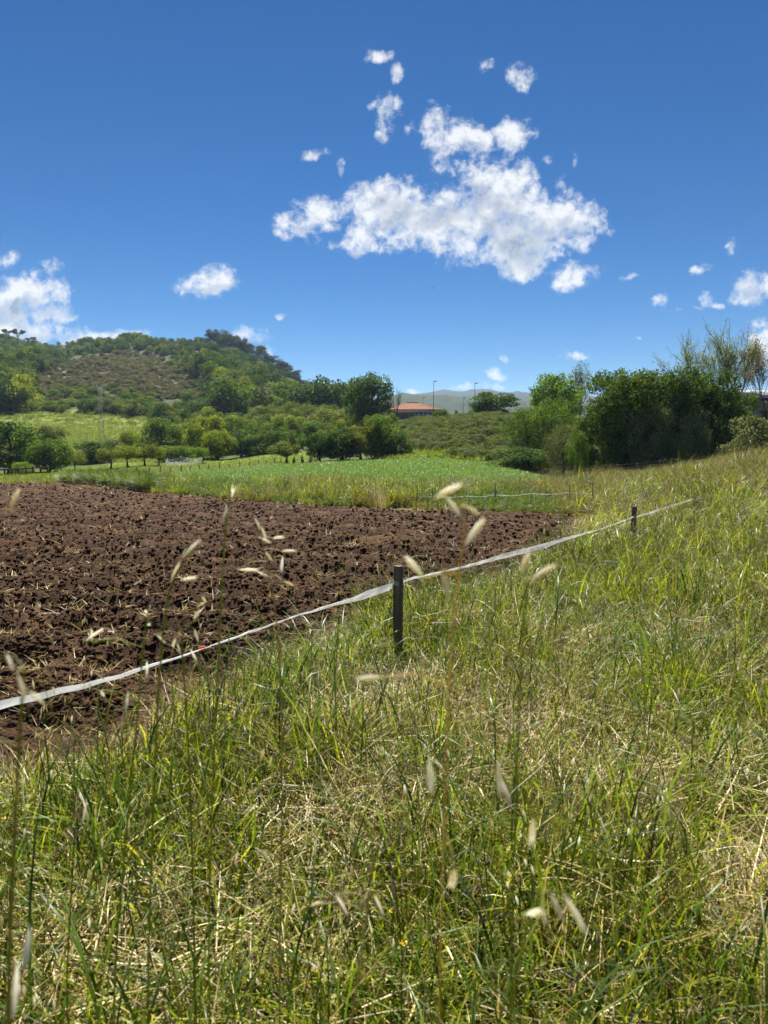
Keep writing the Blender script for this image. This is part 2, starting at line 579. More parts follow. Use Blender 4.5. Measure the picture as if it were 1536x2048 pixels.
MAT['bark_pale'] = plain_mat('bark_pale', (0.16, 0.14, 0.115), (0.07, 0.06, 0.05), 6, 0.9, 0.1, 0.6, (1, 1, 0.2))


# ------------------------------------------------------------------ mesh helpers
def mesh_np(name, V, faces, mats, mat_idx=None, tint=None, smooth_=False, zone=None):
    """faces: list of int arrays (n,3) or (n,4)"""
    me = bpy.data.meshes.new(name)
    V = np.ascontiguousarray(V, np.float32)
    me.vertices.add(len(V))
    me.vertices.foreach_set('co', V.ravel())
    faces = [np.asarray(f, np.int32) for f in faces if len(f)]
    tot = np.concatenate([np.full(len(f), f.shape[1], np.int32) for f in faces])
    lv = np.concatenate([f.ravel() for f in faces]).astype(np.int32)
    me.loops.add(len(lv))
    me.loops.foreach_set('vertex_index', lv)
    me.polygons.add(len(tot))
    st = np.concatenate([[0], np.cumsum(tot)[:-1]]).astype(np.int32)
    me.polygons.foreach_set('loop_start', st)
    me.polygons.foreach_set('loop_total', tot)
    if mat_idx is not None:
        me.polygons.foreach_set('material_index', np.ascontiguousarray(mat_idx, np.int32))
    if smooth_:
        me.polygons.foreach_set('use_smooth', np.ones(len(tot), bool))
    if tint is not None:
        a = me.attributes.new('tint', 'FLOAT', 'POINT')
        a.data.foreach_set('value', np.ascontiguousarray(tint, np.float32))
    if zone is not None:
        a = me.attributes.new('zone', 'FLOAT_COLOR', 'POINT')
        a.data.foreach_set('color', np.ascontiguousarray(np.c_[zone, np.ones(len(zone))], np.float32).ravel())
    for m in mats:
        me.materials.append(MAT[m] if isinstance(m, str) else m)
    me.update(calc_edges=True)
    me.validate()
    return me


class Geo:
    """collects vertices and faces with a material slot and tint each"""

    def __init__(self):
        self.V, self.Q, self.T, self.mq, self.mt, self.t, self.n = [], [], [], [], [], [], 0

    def add(self, V, quads=None, tris=None, mat=0, tint=0.5):
        V = np.asarray(V, float)
        self.V.append(V)
        self.t.append(np.broadcast_to(np.asarray(tint, float), (len(V),)))
        if quads is not None and len(quads):
            self.Q.append(np.asarray(quads) + self.n)
            self.mq.append(np.full(len(quads), mat))
        if tris is not None and len(tris):
            self.T.append(np.asarray(tris) + self.n)
            self.mt.append(np.full(len(tris), mat))
        self.n += len(V)

    def mesh(self, name, mats, smooth_=False):
        f, mi = [], []
        if self.Q:
            f.append(np.concatenate(self.Q))
            mi += self.mq
        if self.T:
            f.append(np.concatenate(self.T))
            mi += self.mt
        return mesh_np(name, np.concatenate(self.V), f, mats, np.concatenate(mi), np.concatenate(self.t), smooth_)


def link(name, data, parent=None, label=None, cat=None, group=None, kind=None, loc=None):
    o = bpy.data.objects.new(name, data)
    COL.objects.link(o)
    if parent is not None:
        o.parent = parent
    if loc is not None:
        o.location = tuple(float(c) for c in loc)
    if label:
        o['label'] = label
    if cat:
        o['category'] = cat
    if group:
        o['group'] = group
    if kind:
        o['kind'] = kind
    return o


def tube(pts, rad, sides=6):
    """tapered tube through points; returns V, quads, tris(caps)"""
    pts = np.asarray(pts, float)
    n = len(pts)
    rad = np.broadcast_to(np.asarray(rad, float), (n,))
    tan = np.gradient(pts, axis=0)
    tan /= np.linalg.norm(tan, axis=1)[:, None] + 1e-12
    ref = np.array([0.0, 0, 1]) if abs(tan[0][2]) < 0.9 else np.array([1.0, 0, 0])
    a = np.cross(tan, ref)
    a /= np.linalg.norm(a, axis=1)[:, None] + 1e-12
    b = np.cross(tan, a)
    ang = np.arange(sides) / sides * 2 * np.pi
    V = (pts[:, None] + rad[:, None, None] * (np.cos(ang)[None, :, None] * a[:, None] + np.sin(ang)[None, :, None] * b[:, None])).reshape(-1, 3)
    i = np.arange(n - 1)[:, None] * sides
    j = np.arange(sides)[None]
    j2 = (j + 1) % sides
    Q = np.stack([i + j, i + j2, i + sides + j2, i + sides + j], -1).reshape(-1, 4)
    V = np.vstack([V, pts[0], pts[-1]])
    c0, c1 = n * sides, n * sides + 1
    jj = np.arange(sides)
    T = np.vstack([np.stack([np.full(sides, c0), (jj + 1) % sides, jj], -1),
                   np.stack([np.full(sides, c1), (n - 1) * sides + jj, (n - 1) * sides + (jj + 1) % sides], -1)])
    return V, Q, T


def box(x0, x1, y0, y1, z0, z1):
    V = np.array([(x, y, z) for z in (z0, z1) for y in (y0, y1) for x in (x0, x1)], float)
    Q = np.array([(0, 2, 3, 1), (4, 5, 7, 6), (0, 1, 5, 4), (2, 6, 7, 3), (0, 4, 6, 2), (1, 3, 7, 5)])
    return V, Q


# ------------------------------------------------------------------ setting: the ground sheet
HILL_BROWN = [(28, 775), (105, 737), (180, 714), (262, 700), (330, 718), (362, 742), (412, 768), (432, 788), (350, 800), (250, 787), (160, 777), (90, 785)]
HILL_MEADOW = [(420, 768), (436, 772), (458, 783), (450, 790), (425, 787)]
CROP = [gxy(1010, 985), gxy(700, 985), gxy(420, 977), gxy(275, 962), (-17.3, 44.0), (-12.9, 56.6), (-9.2, 61.5), (-3, 61), (1, 58), (5, 57), (9, 53), (12, 45), (10.5, 34), (7.2, 24)]
MEADOW_NEAR = [(-18.2, 45.5), (-13.3, 58.2), (-9.2, 63.5), (-4, 75), (-8, 82), (-24, 84), (-36, 76), (-36, 50)]
MEADOW_FAR_PX = [(40, 848), (150, 846), (215, 850), (290, 860), (285, 878), (240, 890), (190, 892), (130, 900), (60, 895), (20, 880)]


def to_px(x, y, z):
    dx, dy, dz = x, y, z - HC
    dep = dy * FWD[1] + dz * FWD[2]
    up = dy * UPV[1] + dz * UPV[2]
    dep = np.where(np.abs(dep) < 1e-3, 1e-3, dep)
    return 768 + F * dx / dep, 1024 - F * up / dep


def zone_color(x, y, z):
    n = len(x)
    c = np.tile(np.array([0.105, 0.085, 0.042]), (n, 1))
    nn = fbm(x / 2.3, y / 2.3, 3, 4)[:, None]
    c = c * (0.7 + 0.6 * nn)
    px, py = to_px(x, y, z)
    bare = (np.exp(-(((px - 1560) / 130) ** 2 + ((py - 1770) / 190) ** 2)) * (y > 0.5))[:, None]
    c = c * (1 - bare) + np.array([0.30, 0.26, 0.20]) * bare
    far = smooth(30, 60, y)[:, None]
    c = c * (1 - far) + np.array([0.055, 0.075, 0.018]) * far
    m = in_poly(x, y, CROP)
    c[m] = (0.080, 0.140, 0.024)
    m = in_poly(x, y, MEADOW_NEAR)
    c[m] = (0.13, 0.18, 0.022)
    m = (y > 85) & (y < 160) & (px < 420)
    c[m] = (0.15, 0.185, 0.030)
    h = (y > 160)
    c[h] = (0.045, 0.055, 0.024)
    m = in_poly(px, py, HILL_BROWN) & h
    bn = fbm(x / 6, y / 6, 8, 4)[:, None]
    c[m] = (np.array([0.088, 0.076, 0.052]) * (0.45 + 1.1 * bn))[m]
    m = in_poly(px, py, HILL_MEADOW) & h
    c[m] = (0.13, 0.19, 0.03)
    m = (y > 60) & (px > 790) & (y < 300)
    c[m] = (0.05, 0.06, 0.025)
    return c


az = np.concatenate([np.arange(-180, -42, 3.0), np.arange(-42, 42, 0.22), np.arange(42, 180, 3.0)])
az = np.radians(az)
rr_ = np.concatenate([[0.0], np.geomspace(0.35, 2200, 270)])
A_, R_ = np.meshgrid(az, rr_)
gx, gy = R_ * np.sin(A_), R_ * np.cos(A_)
gz = terrain(gx, gy)
ins_ = in_poly(gx, gy, PLOUGH) & (poly_dist(gx, gy) > 0.12)
gz = gz - 0.22 * ins_
na, nr = len(az), len(rr_)
i_ = np.arange(nr - 1)[:, None] * na
j_ = np.arange(na)[None]
j2_ = (j_ + 1) % na
gq = np.stack([i_ + j_, i_ + na + j_, i_ + na + j2_, i_ + j2_], -1).reshape(-1, 4)
gme = mesh_np('ground', np.stack([gx, gy, gz], -1).reshape(-1, 3), [gq], ['ground'], smooth_=True,
              zone=zone_color(gx.ravel(), gy.ravel(), gz.ravel()))
link('ground', gme, kind='structure', label='grassy ground running from the path edge to the hill')


# far mountains: two ridges
def mountain(name, d, prof, depth, color, seed, label):
    pxs = np.linspace(prof[0][0], prof[-1][0], 160)
    pys = np.interp(pxs, [p[0] for p in prof], [p[1] for p in prof])
    rows = 26
    V = []
    for k in range(rows):
        t = k / (rows - 1)
        y = d + (t - 0.75) * depth
        zt = (890 - pys) / F * d
        s = np.where(t < 0.75, smooth(0, 0.75, t), 1 - 0.5 * smooth(0.75, 1.0, t))
        xx = (pxs - 768) / F * d * (1 + 0 * t)
        rough_ = (fbm(xx / (d * 0.02), np.full_like(xx, y) / (d * 0.02), seed, 5) - 0.5) * zt * 0.22 * (1 - abs(t - 0.4))
        zz = HC + zt * s + rough_ * (0.25 if k == int(0.75 * (rows - 1)) else 1)
        V.append(np.stack([xx, np.full_like(xx, y), zz], -1))
    V = np.concatenate(V)
    i = np.arange(rows - 1)[:, None] * 160
    j = np.arange(159)[None]
    Q = np.stack([i + j, i + j + 1, i + 161 + j, i + 160 + j], -1).reshape(-1, 4)
    c = np.tile(np.array(color), (len(V), 1)) * (0.75 + 0.5 * fbm(V[:, 0] / (d * 0.012), V[:, 1] / (d * 0.012), seed + 9, 4))[:, None]
    link(name, mesh_np(name, V, [Q], ['ground'], smooth_=True, zone=c), kind='structure', label=label)


mountain('far_hills', 950, [(560, 880), (660, 850), (720, 815), (765, 797), (800, 790), (830, 791), (900, 795), (960, 797), (1040, 800), (1120, 815), (1250, 840), (1400, 860)], 420, (0.026, 0.038, 0.018), 31,
         'green hills standing behind the red tiled roof')
mountain('mountain_ridge', 1900, [(640, 870), (760, 815), (840, 789), (885, 782), (920, 785), (960, 781), (1000, 786), (1050, 787), (1120, 792), (1250, 800), (1400, 815), (1600, 850)], 700, (0.022, 0.03, 0.024), 47,
         'blue hazy mountain ridge on the horizon')

# ------------------------------------------------------------------ ploughed field
pu = np.linspace(-0.92, 0.34, 400)
pd = np.geomspace(1.3, 29, 470)
U_, D_ = np.meshgrid(pu, pd)
sx, sy = U_ * D_, D_.copy()


def soil_height(x, y):
    wx = (fbm(x / 0.30, y / 0.30, 81, 2) - 0.5) * 0.22
    wy = (fbm(x / 0.30, y / 0.30, 86, 2) - 0.5) * 0.22
    w = (fbm(x / 1.6, y / 1.6, 2, 2) - 0.5) * 0.5
    fur = np.sin((y + 0.16 * x + 0.012 * x * x + w) * 2 * np.pi / 0.70)
    xw, yw = x + wx, y + wy
    a = fbm(xw / 0.30, yw / 0.22, 40, 5, 0.62) - 0.5
    b = 1 - np.abs(fbm(xw / 0.16, yw / 0.13, 60, 3, 0.6) - 0.5) * 2
    amp = 0.6 + 0.8 * fbm(x / 1.4, y / 0.8, 75, 2)
    return 0.085 * fur + amp * (0.105 * a + 0.04 * (b - 0.75)) + 0.05 * (fbm(x / 2.5, y / 2.5, 70, 2) - 0.5)


edge = poly_dist(sx, sy)
insp = in_poly(sx, sy, PLOUGH)
sh = soil_height(sx, sy)
ramp_in = smooth(0, 0.5, np.where(insp, edge, 0))
sz = terrain(sx, sy) + 0.03 + sh * ramp_in - 0.10 * (~insp) - 0.02 * ramp_in
keep = insp | (edge < 0.25)
fi = np.arange(len(pd) - 1)[:, None] * 400
fj = np.arange(399)[None]
sq = np.stack([fi + fj, fi + fj + 1, fi + 401 + fj, fi + 400 + fj], -1).reshape(-1, 4)
sq = sq[keep.ravel()[sq].all(1)]
used = np.unique(sq)
remap = np.zeros(keep.size, np.int64)
remap[used] = np.arange(len(used))
sv = np.stack([sx, sy, sz], -1).reshape(-1, 3)[used]
link('ploughed_field', mesh_np('ploughed_field', sv, [remap[sq]], ['soil']), kind='structure',
     label='dark red brown ploughed field behind the white tape fence')

# ------------------------------------------------------------------ scattering by geometry nodes
LIB = 0


def scatter(name, protos, P, rot, scl, idx, label):
    """one stuff object: protos (meshes) instanced on the points P"""
    global LIB
    LIB += 1
    c = bpy.data.collections.new('library_%02d' % LIB)
    for k, me in enumerate(protos):
        o = bpy.data.objects.new('lib%02d_%02d' % (LIB, k), me)
        c.objects.link(o)
    pm = bpy.data.meshes.new(name)
    P = np.ascontiguousarray(P, np.float32)
    pm.vertices.add(len(P))
    pm.vertices.foreach_set('co', P.ravel())
    a = pm.attributes.new('rot', 'FLOAT_VECTOR', 'POINT')
    a.data.foreach_set('vector', np.ascontiguousarray(rot, np.float32).ravel())
    scl = np.asarray(scl, np.float32)
    if scl.ndim == 1:
        scl = np.repeat(scl[:, None], 3, 1)
    a = pm.attributes.new('scl', 'FLOAT_VECTOR', 'POINT')
    a.data.foreach_set('vector', np.ascontiguousarray(scl).ravel())
    a = pm.attributes.new('idx', 'INT', 'POINT')
    a.data.foreach_set('value', np.ascontiguousarray(idx, np.int32))
    o = link(name, pm, kind='stuff', label=label)
    g = bpy.data.node_groups.new(name + '_scatter', 'GeometryNodeTree')
    g.interface.new_socket('Geometry', in_out='INPUT', socket_type='NodeSocketGeometry')
    g.interface.new_socket('Geometry', in_out='OUTPUT', socket_type='NodeSocketGeometry')
    N, L = g.nodes.new, g.links.new
    gi, go = N('NodeGroupInput'), N('NodeGroupOutput')
    iop = N('GeometryNodeInstanceOnPoints')
    ci = N('GeometryNodeCollectionInfo')
    ci.inputs['Collection'].default_value = c
    ci.inputs['Separate Children'].default_value = True
    ci.inputs['Reset Children'].default_value = True
    L(gi.outputs[0], iop.inputs['Points'])
    L(ci.outputs[0], iop.inputs['Instance'])
    iop.inputs['Pick Instance'].default_value = True

    def attr(n, t):
        q = N('GeometryNodeInputNamedAttribute')
        q.data_type = t
        q.inputs['Name'].default_value = n
        return q.outputs['Attribute']
    L(attr('idx', 'INT'), iop.inputs['Instance Index'])
    e2r = N('FunctionNodeEulerToRotation')
    L(attr('rot', 'FLOAT_VECTOR'), e2r.inputs[0])
    L(e2r.outputs[0], iop.inputs['Rotation'])
    L(attr('scl', 'FLOAT_VECTOR'), iop.inputs['Scale'])
    L(iop.outputs[0], go.inputs[0])
    md = o.modifiers.new('scatter', 'NODES')
    md.node_group = g
    return o


# ------------------------------------------------------------------ grass prototypes
def blades(g, rng, n, rad, L, w, th0, th1, S=4, mat=0, tint=(0.2, 0.8), powr=1.4, zmin=0.004):
    """n curved blades: length range L, width range w, start lean th0, extra bend th1 (ranges, radians)"""
    a = rng.uniform(0, 2 * np.pi, n)
    r = rad * np.sqrt(rng.uniform(0, 1, n))
    base = np.stack([r * np.cos(a), r * np.sin(a), np.zeros(n)], -1)
    d = rng.uniform(0, 2 * np.pi, n)
    dirv = np.stack([np.cos(d), np.sin(d), np.zeros(n)], -1)
    Ls = rng.uniform(*L, n)
    ws = rng.uniform(*w, n)
    t0 = rng.uniform(*th0, n)
    t1 = rng.uniform(*th1, n)
    tw = rng.uniform(-0.9, 0.9, n)
    perp = np.stack([-np.sin(d), np.cos(d), np.zeros(n)], -1)
    pos = base.copy()
    rows, ts = [], np.linspace(0, 1, S + 1)
    for k, t in enumerate(ts):
        th = t0 + t1 * t ** powr
        if k:
            thm = t0 + t1 * ((t + ts[k - 1]) / 2) ** powr
            pos = pos + (Ls / S)[:, None] * (np.sin(thm)[:, None] * dirv + np.cos(thm)[:, None] * np.array([0, 0, 1.0]))
            pos[:, 2] = np.maximum(pos[:, 2], zmin)
        nrm = np.cos(th)[:, None] * dirv - np.sin(th)[:, None] * np.array([0, 0, 1.0])
        ang = tw * t
        side = perp * np.cos(ang)[:, None] + nrm * np.sin(ang)[:, None]
        wd = ws * (0.75 + 0.35 * t if t < 0.4 else (1 - ((t - 0.4) / 0.6) ** 1.6) * 0.89 + 0.04)
        rows.append(pos - side * wd[:, None] / 2)
        rows.append(pos + side * wd[:, None] / 2)
    V = np.stack(rows, 1).reshape(-1, 3)
    m = 2 * (S + 1)
    b = (np.arange(n) * m)[:, None, None]
    s = (np.arange(S) * 2)[None, :, None]
    Q = (b + s + np.array([0, 1, 3, 2])[None, None]).reshape(-1, 4)
    tn = np.repeat(rng.uniform(*tint, n), m)
    g.add(V, Q, None, mat, tn)
    return pos, dirv


def spindle(g, p0, p1, r, mat=0, tint=0.6, sides=5, prof=(0.0, 0.75, 1.0, 0.62, 0.05)):
    p0, p1 = np.asarray(p0, float), np.asarray(p1, float)
    k = len(prof)
    pts = p0 + (p1 - p0) * np.linspace(0, 1, k)[:, None]
    V, Q, T = tube(pts, np.maximum(np.array(prof) * r, 1e-4), sides)
    g.add(V, Q, None, mat, tint)


def stem_curve(rng, h, lean, n=7):
    d = rng.uniform(0, 2 * np.pi)
    t = np.linspace(0, 1, n)
    off = lean * t ** 2.2
    return np.stack([np.cos(d) * off, np.sin(d) * off, h * (t - 0.12 * lean * t ** 3)], -1), np.array([np.cos(d), np.sin(d), 0])


def oat_clump(seed, n, h, sp_len=0.024, mats=(0, 1), nsp=(5, 11)):
    """flowering stems with drooping spikelets"""
    rng = np.random.default_rng(seed)
    g = Geo()
    for _ in range(n):
        hh = rng.uniform(*h)
        pts, dv = stem_curve(rng, hh, rng.uniform(0.02, 0.30) * hh, 7)
        pts[:, :2] += rng.normal(0, 0.05, 2)
        V, Q, T = tube(pts, np.linspace(0.0015, 0.0006, 7), 3)
        g.add(V, Q, None, mats[0], rng.uniform(0.2, 0.9))
        for k in range(rng.integers(*nsp)):
            t = rng.uniform(0.62, 1.0)
            q = np.array([np.interp(t, np.linspace(0, 1, 7), pts[:, c]) for c in range(3)])
            a = rng.uniform(0, 2 * np.pi)
            rr = rng.uniform(0.01, 0.06)
            e = q + np.array([np.cos(a) * rr, np.sin(a) * rr, rng.uniform(-0.005, 0.03)]) + dv * 0.02
            V, Q, T = tube([q, (q + e) / 2 + [0, 0, 0.008], e], 0.0004, 3)
            g.add(V, Q, None, mats[0], 0.5)
            f = e + np.array([rng.normal(0, 0.006), rng.normal(0, 0.006), -1.0]) * sp_len * rng.uniform(0.8, 1.2)
            spindle(g, e, f, rng.uniform(0.0022, 0.0034), mats[1], rng.uniform(0.2, 1.0), 4)
    return g


def brome_heads(g, rng, n, h, mat_s, mat_h, spread=0.06):
    """arching stems that end in a drooping, feathery one-sided head"""
    for _ in range(n):
        hh = rng.uniform(*h)
        d = rng.uniform(0, 2 * np.pi)
        dv = np.array([np.cos(d), np.sin(d), 0])
        t = np.linspace(0, 1, 8)
        th = rng.uniform(0.05, 0.3) + rng.uniform(1.2, 2.4) * t ** 2.6
        seg = hh / 7
        pos = [np.r_[rng.normal(0, spread, 2), 0]]
        for k in range(1, 8):
            pos.append(pos[-1] + seg * (np.sin(th[k]) * dv + np.cos(th[k]) * np.array([0, 0, 1.0])))
        pos = np.array(pos)
        pos[:, 2] = np.maximum(pos[:, 2], 0.01)
        V, Q, T = tube(pos, np.linspace(0.0013, 0.0005, 8), 3)
        tn = rng.uniform(0.2, 0.9)
        g.add(V, Q, None, mat_s, tn)
        for k in range(rng.integers(7, 14)):
            t_ = rng.uniform(0.68, 1.0)
            q = np.array([np.interp(t_, t, pos[:, c]) for c in range(3)])
            e = q + dv * rng.uniform(0, 0.03) + np.array([rng.normal(0, .012), rng.normal(0, .012), -rng.uniform(0.012, 0.035)])
            spindle(g, q, e, rng.uniform(0.0012, 0.0022), mat_h, rng.uniform(0.1, 1.0), 3, (0.1, 1.0, 0.05))


def tuft_green(seed, n=46, hmax=0.30, mat='grass', rad=0.09, wide=1.0):
    rng = np.random.default_rng(seed)
    g = Geo()
    blades(g, rng, int(n * 0.6), rad, (0.08, hmax), (0.0020 * wide, 0.0048 * wide), (0.0, 0.55), (0.1, 1.7), 4, 0, (0.05, 0.9))
    blades(g, rng, int(n * 0.4), rad * 1.2, (0.06, hmax * 0.6), (0.0016 * wide, 0.0036 * wide), (0.1, 1.0), (0.2, 1.6), 3, 0, (0.0, 0.8))
    blades(g, rng, max(3, int(n * 0.14)), rad, (0.08, hmax * 0.9), (0.0014 * wide, 0.003 * wide), (0.2, 1.2), (0.2, 1.6), 4, 1, (0.1, 0.9))
    return g.mesh('tuft_green', [mat, 'straw'])


def tuft_tall(seed, n=26, h=(0.30, 0.62), mat='grass', wide=1.0):
    rng = np.random.default_rng(seed)
    g = Geo()
    blades(g, rng, n, 0.07, h, (0.0025 * wide, 0.0062 * wide), (0.0, 0.35), (0.3, 2.2), 6, 0, (0.0, 0.9), 2.0)
    blades(g, rng, n // 3, 0.08, (0.15, h[1] * .8), (0.0018 * wide, 0.004 * wide), (0.1, 0.8), (0.3, 2.0), 5, 1, (0.1, 1.0), 1.6)
    return g.mesh('tuft_tall', [mat, 'straw'])


def tuft_straw(seed, n=44, L=(0.12, 0.42), rad=0.12, lie=(0.6, 1.5), wide=1.0):
    rng = np.random.default_rng(seed)
    g = Geo()
    blades(g, rng, n, rad, L, (0.0014 * wide, 0.0036 * wide), lie, (-0.3, 1.0), 4, 0, (0.0, 1.0), 1.2, 0.01)
    blades(g, rng, n // 5, rad, (0.08, 0.25), (0.0018 * wide, 0.004 * wide), (0, 0.7), (0.2, 1.6), 4, 1, (0.0, 0.8))
    V = g.V[0]
    lift = np.repeat(rng.uniform(0, 0.10, n), 10)
    V[:, 2] += lift * smooth(0, 0.06, np.hypot(V[:, 0], V[:, 1]))
    return g.mesh('tuft_straw', ['straw', 'grass'])


def tuft_brome(seed, n=9, h=(0.32, 0.65), mat='grass_olive', head='seed_brown'):
    rng = np.random.default_rng(seed)
    g = Geo()
    brome_heads(g, rng, n, h, 0, 1)
    blades(g, rng, 14, 0.06, (0.12, 0.36), (0.0016, 0.004), (0, 0.6), (0.2, 1.8), 4, 0, (0.1, 0.9))
    return g.mesh('tuft_brome', [mat, head])


def tuft_oat(seed, n=4, h=(0.55, 0.95), stem='grass_olive', head='seed'):
    g = oat_clump(seed, n, h)
    rng = np.random.default_rng(seed + 1)
    blades(g, rng, 7, 0.04, (0.2, 0.5), (0.002, 0.0055), (0.1, 0.5), (0.3, 1.9), 5, 0, (0.1, 0.9), 1.8)
    return g.mesh('tuft_oat', [stem, head])


def tuft_clover(seed, n=34, flower=False):
    rng = np.random.default_rng(seed)
    g = Geo()
    for _ in range(n):
        r = 0.10 * math.sqrt(rng.uniform())
        a = rng.uniform(0, 2 * np.pi)
        c = np.array([r * np.cos(a), r * np.sin(a), rng.uniform(0.02, 0.10)])
        nn = np.array([rng.normal(0, 0.4), rng.normal(0, 0.4), 1.0])
        nn /= np.linalg.norm(nn)
        s = rng.uniform(0.006, 0.013)
        t0 = np.cross(nn, [1, 0, 0])
        t0 /= np.linalg.norm(t0)
        t1 = np.cross(nn, t0)
        for k in range(3):
            b = a + k * 2.094
            e, f = np.cos(b) * t0 + np.sin(b) * t1, -np.sin(b) * t0 + np.cos(b) * t1
            V = np.array([c, c + s * (e * .6 + f * .5), c + s * 1.3 * e + nn * s * .2, c + s * (e * .6 - f * .5)])
            g.add(V, [[0, 1, 2, 3]], None, 0, rng.uniform(0.2, 1.0))
        V, Q, T = tube([[c[0] * .8, c[1] * .8, 0], c], 0.0007, 3)
        g.add(V, Q, None, 0, 0.3)
    if flower:
        for _ in range(2):
            c = np.array([*rng.normal(0, 0.05, 2), rng.uniform(0.12, 0.2)])
            V, Q, T = tube([[c[0], c[1], 0], c], 0.0008, 3)
            g.add(V, Q, None, 0, 0.5)
            for k in range(5):
                b = k * 1.2566
                e = np.array([np.cos(b), np.sin(b), 0.5])
                f = np.array([-np.sin(b), np.cos(b), 0])
                s = 0.011
                g.add(np.array([c, c + s * (e * .6 + f * .5), c + s * e, c + s * (e * .6 - f * .5)]), [[0, 1, 2, 3]], None, 1, 0.5)
    return g.mesh('tuft_clover', ['grass', 'yellow'])


# ------------------------------------------------------------------ soil clods and straw on the soil
def clod(seed):
    rng = np.random.default_rng(seed)
    import bmesh
    bm = bmesh.new()
    bmesh.ops.create_icosphere(bm, subdivisions=2, radius=1.0)
    V = np.array([v.co[:] for v in bm.verts])
    Fc = np.array([[v.index for v in f.verts] for f in bm.faces])
    bm.free()
    dirs = rng.normal(size=(9, 3))
    dirs /= np.linalg.norm(dirs, axis=1)[:, None]
    offs = rng.uniform(0.55, 0.95, 9)
    s = V @ dirs.T
    sc = np.min(np.where(s > 0.05, offs[None] / np.maximum(s, 0.05), 9), 1)
    V = V * np.minimum(sc, 1.0)[:, None]
    V += rng.normal(0, 0.11, V.shape)
    V *= np.array([1.0, rng.uniform(0.6, 0.95), rng.uniform(0.45, 0.75)])
    me = mesh_np('clod', V, [Fc], ['soil'])
    return me


def soil_bits():
    rng = np.random.default_rng(77)
    n = 150000
    # sampled so that the near part is dense
    y = np.exp(rng.uniform(np.log(2.2), np.log(27), n))
    x = y * rng.uniform(-0.80, 0.36, n)
    k = in_poly(x, y, PLOUGH) & (poly_dist(x, y) > 0.05)
    x, y = x[k], y[k]
    z = terrain(x, y) + soil_height(x, y) * smooth(0, 0.5, poly_dist(x, y)) + 0.01
    s = (0.008 + 0.030 * rng.uniform(0, 1, len(x)) ** 3.5) * (0.75 + y * 0.034)
    rot = np.stack([rng.normal(0, 0.4, len(x)), rng.normal(0, 0.4, len(x)), rng.uniform(0, 6.28, len(x))], -1)
    scatter('soil_clods', [clod(100 + i) for i in range(8)], np.stack([x, y, z - s * 0.05], -1), rot, s, rng.integers(0, 8, len(x)),
            'loose brown clods lying on the ploughed field')
    protos = []
    for i in range(5):
        g = Geo()
        r2 = np.random.default_rng(300 + i)
        blades(g, r2, 2 + i % 3, 0.03, (0.05, 0.16), (0.0022, 0.006), (1.0, 1.6), (-0.3, 0.4), 3, 0, (0.2, 0.9), 1.0, 0.006)
        protos.append(g.mesh('straw_bit', ['straw']))
    n = 15000
    y = np.exp(rng.uniform(np.log(2.6), np.log(26), n))
    x = y * rng.uniform(-0.75, 0.36, n)
    k = in_poly(x, y, PLOUGH) & (rng.uniform(0, 1, n) < 0.25 + 0.9 * fbm(x / 1.5, y / 1.5, 90, 2) ** 2)
    x, y = x[k], y[k]
    z = terrain(x, y) + soil_height(x, y) * smooth(0, 0.5, poly_dist(x, y)) + 0.02
    rot = np.stack([rng.normal(0, 0.3, len(x)), rng.normal(0, 0.3, len(x)), rng.uniform(0, 6.28, len(x))], -1)
    scatter('straw_bits', protos, np.stack([x, y, z], -1), rot, rng.uniform(0.35, 1.0, len(x)) * (0.9 + y * 0.05), rng.integers(0, 5, len(x)),
            'pale straw stalks scattered over the ploughed soil')


soil_bits()


# ------------------------------------------------------------------ foreground grass
DRY = [(610, 1640, 150, 1.5), (960, 1450, 90, 0.7), (1030, 1510, 80, 0.6), (870, 1385, 60, 0.9), (1110, 1350, 120, 0.4), (1520, 1760, 90, 1.4), (300, 1860, 220, 0.6),
       (150, 1950, 200, 0.6), (1480, 950, 120, 0.5), (500, 1460, 90, 0.6), (1250, 1130, 150, 0.2), (1450, 1250, 120, 0.35), (700, 1450, 90, 0.4), (420, 1420, 60, 0.7),
       (1500, 1950, 120, 0.6), (760, 1950, 120, 0.3)]
LUSH = [(200, 1590, 120, 1.0), (400, 1560, 110, 1.0), (1000, 1760, 130, 0.9), (1220, 1860, 140, 0.8), (1490, 1490, 80, 0.8), (1120, 1240, 120, 0.6), (820, 1270, 70, 0.4),
        (1330, 1420, 120, 0.5), (620, 1900, 90, 0.3), (1300, 1250, 150, 0.4), (900, 1950, 120, 0.7)]


def leaf_quads(g, rng, C, Nn, size, mat=0, tint=(0.1, 0.9), aspect=0.6):
    """one diamond leaf at every centre C with normal Nn"""
    n = len(C)
    r = rng.normal(size=(n, 3))
    a = np.cross(Nn, r)
    a /= np.linalg.norm(a, axis=1)[:, None] + 1e-9
    b = np.cross(Nn, a)
    b /= np.linalg.norm(b, axis=1)[:, None] + 1e-9
    s = (size * rng.uniform(0.6, 1.25, n))[:, None]
    V = np.stack([C - a * s, C + b * s * aspect + Nn * s * 0.15, C + a * s, C - b * s * aspect + Nn * s * 0.15], 1).reshape(-1, 3)
    Q = np.arange(n * 4).reshape(n, 4)
    t = rng.uniform(*tint, n) if isinstance(tint, tuple) else tint
    g.add(V, Q, None, mat, np.repeat(t, 4))


def spot(px, py, S):
    v = np.zeros_like(px)
    for (a, b, r, k) in S:
        v += k * np.exp(-((px - a) ** 2 + ((py - b) * 1.3) ** 2) / (r * r))
    return v


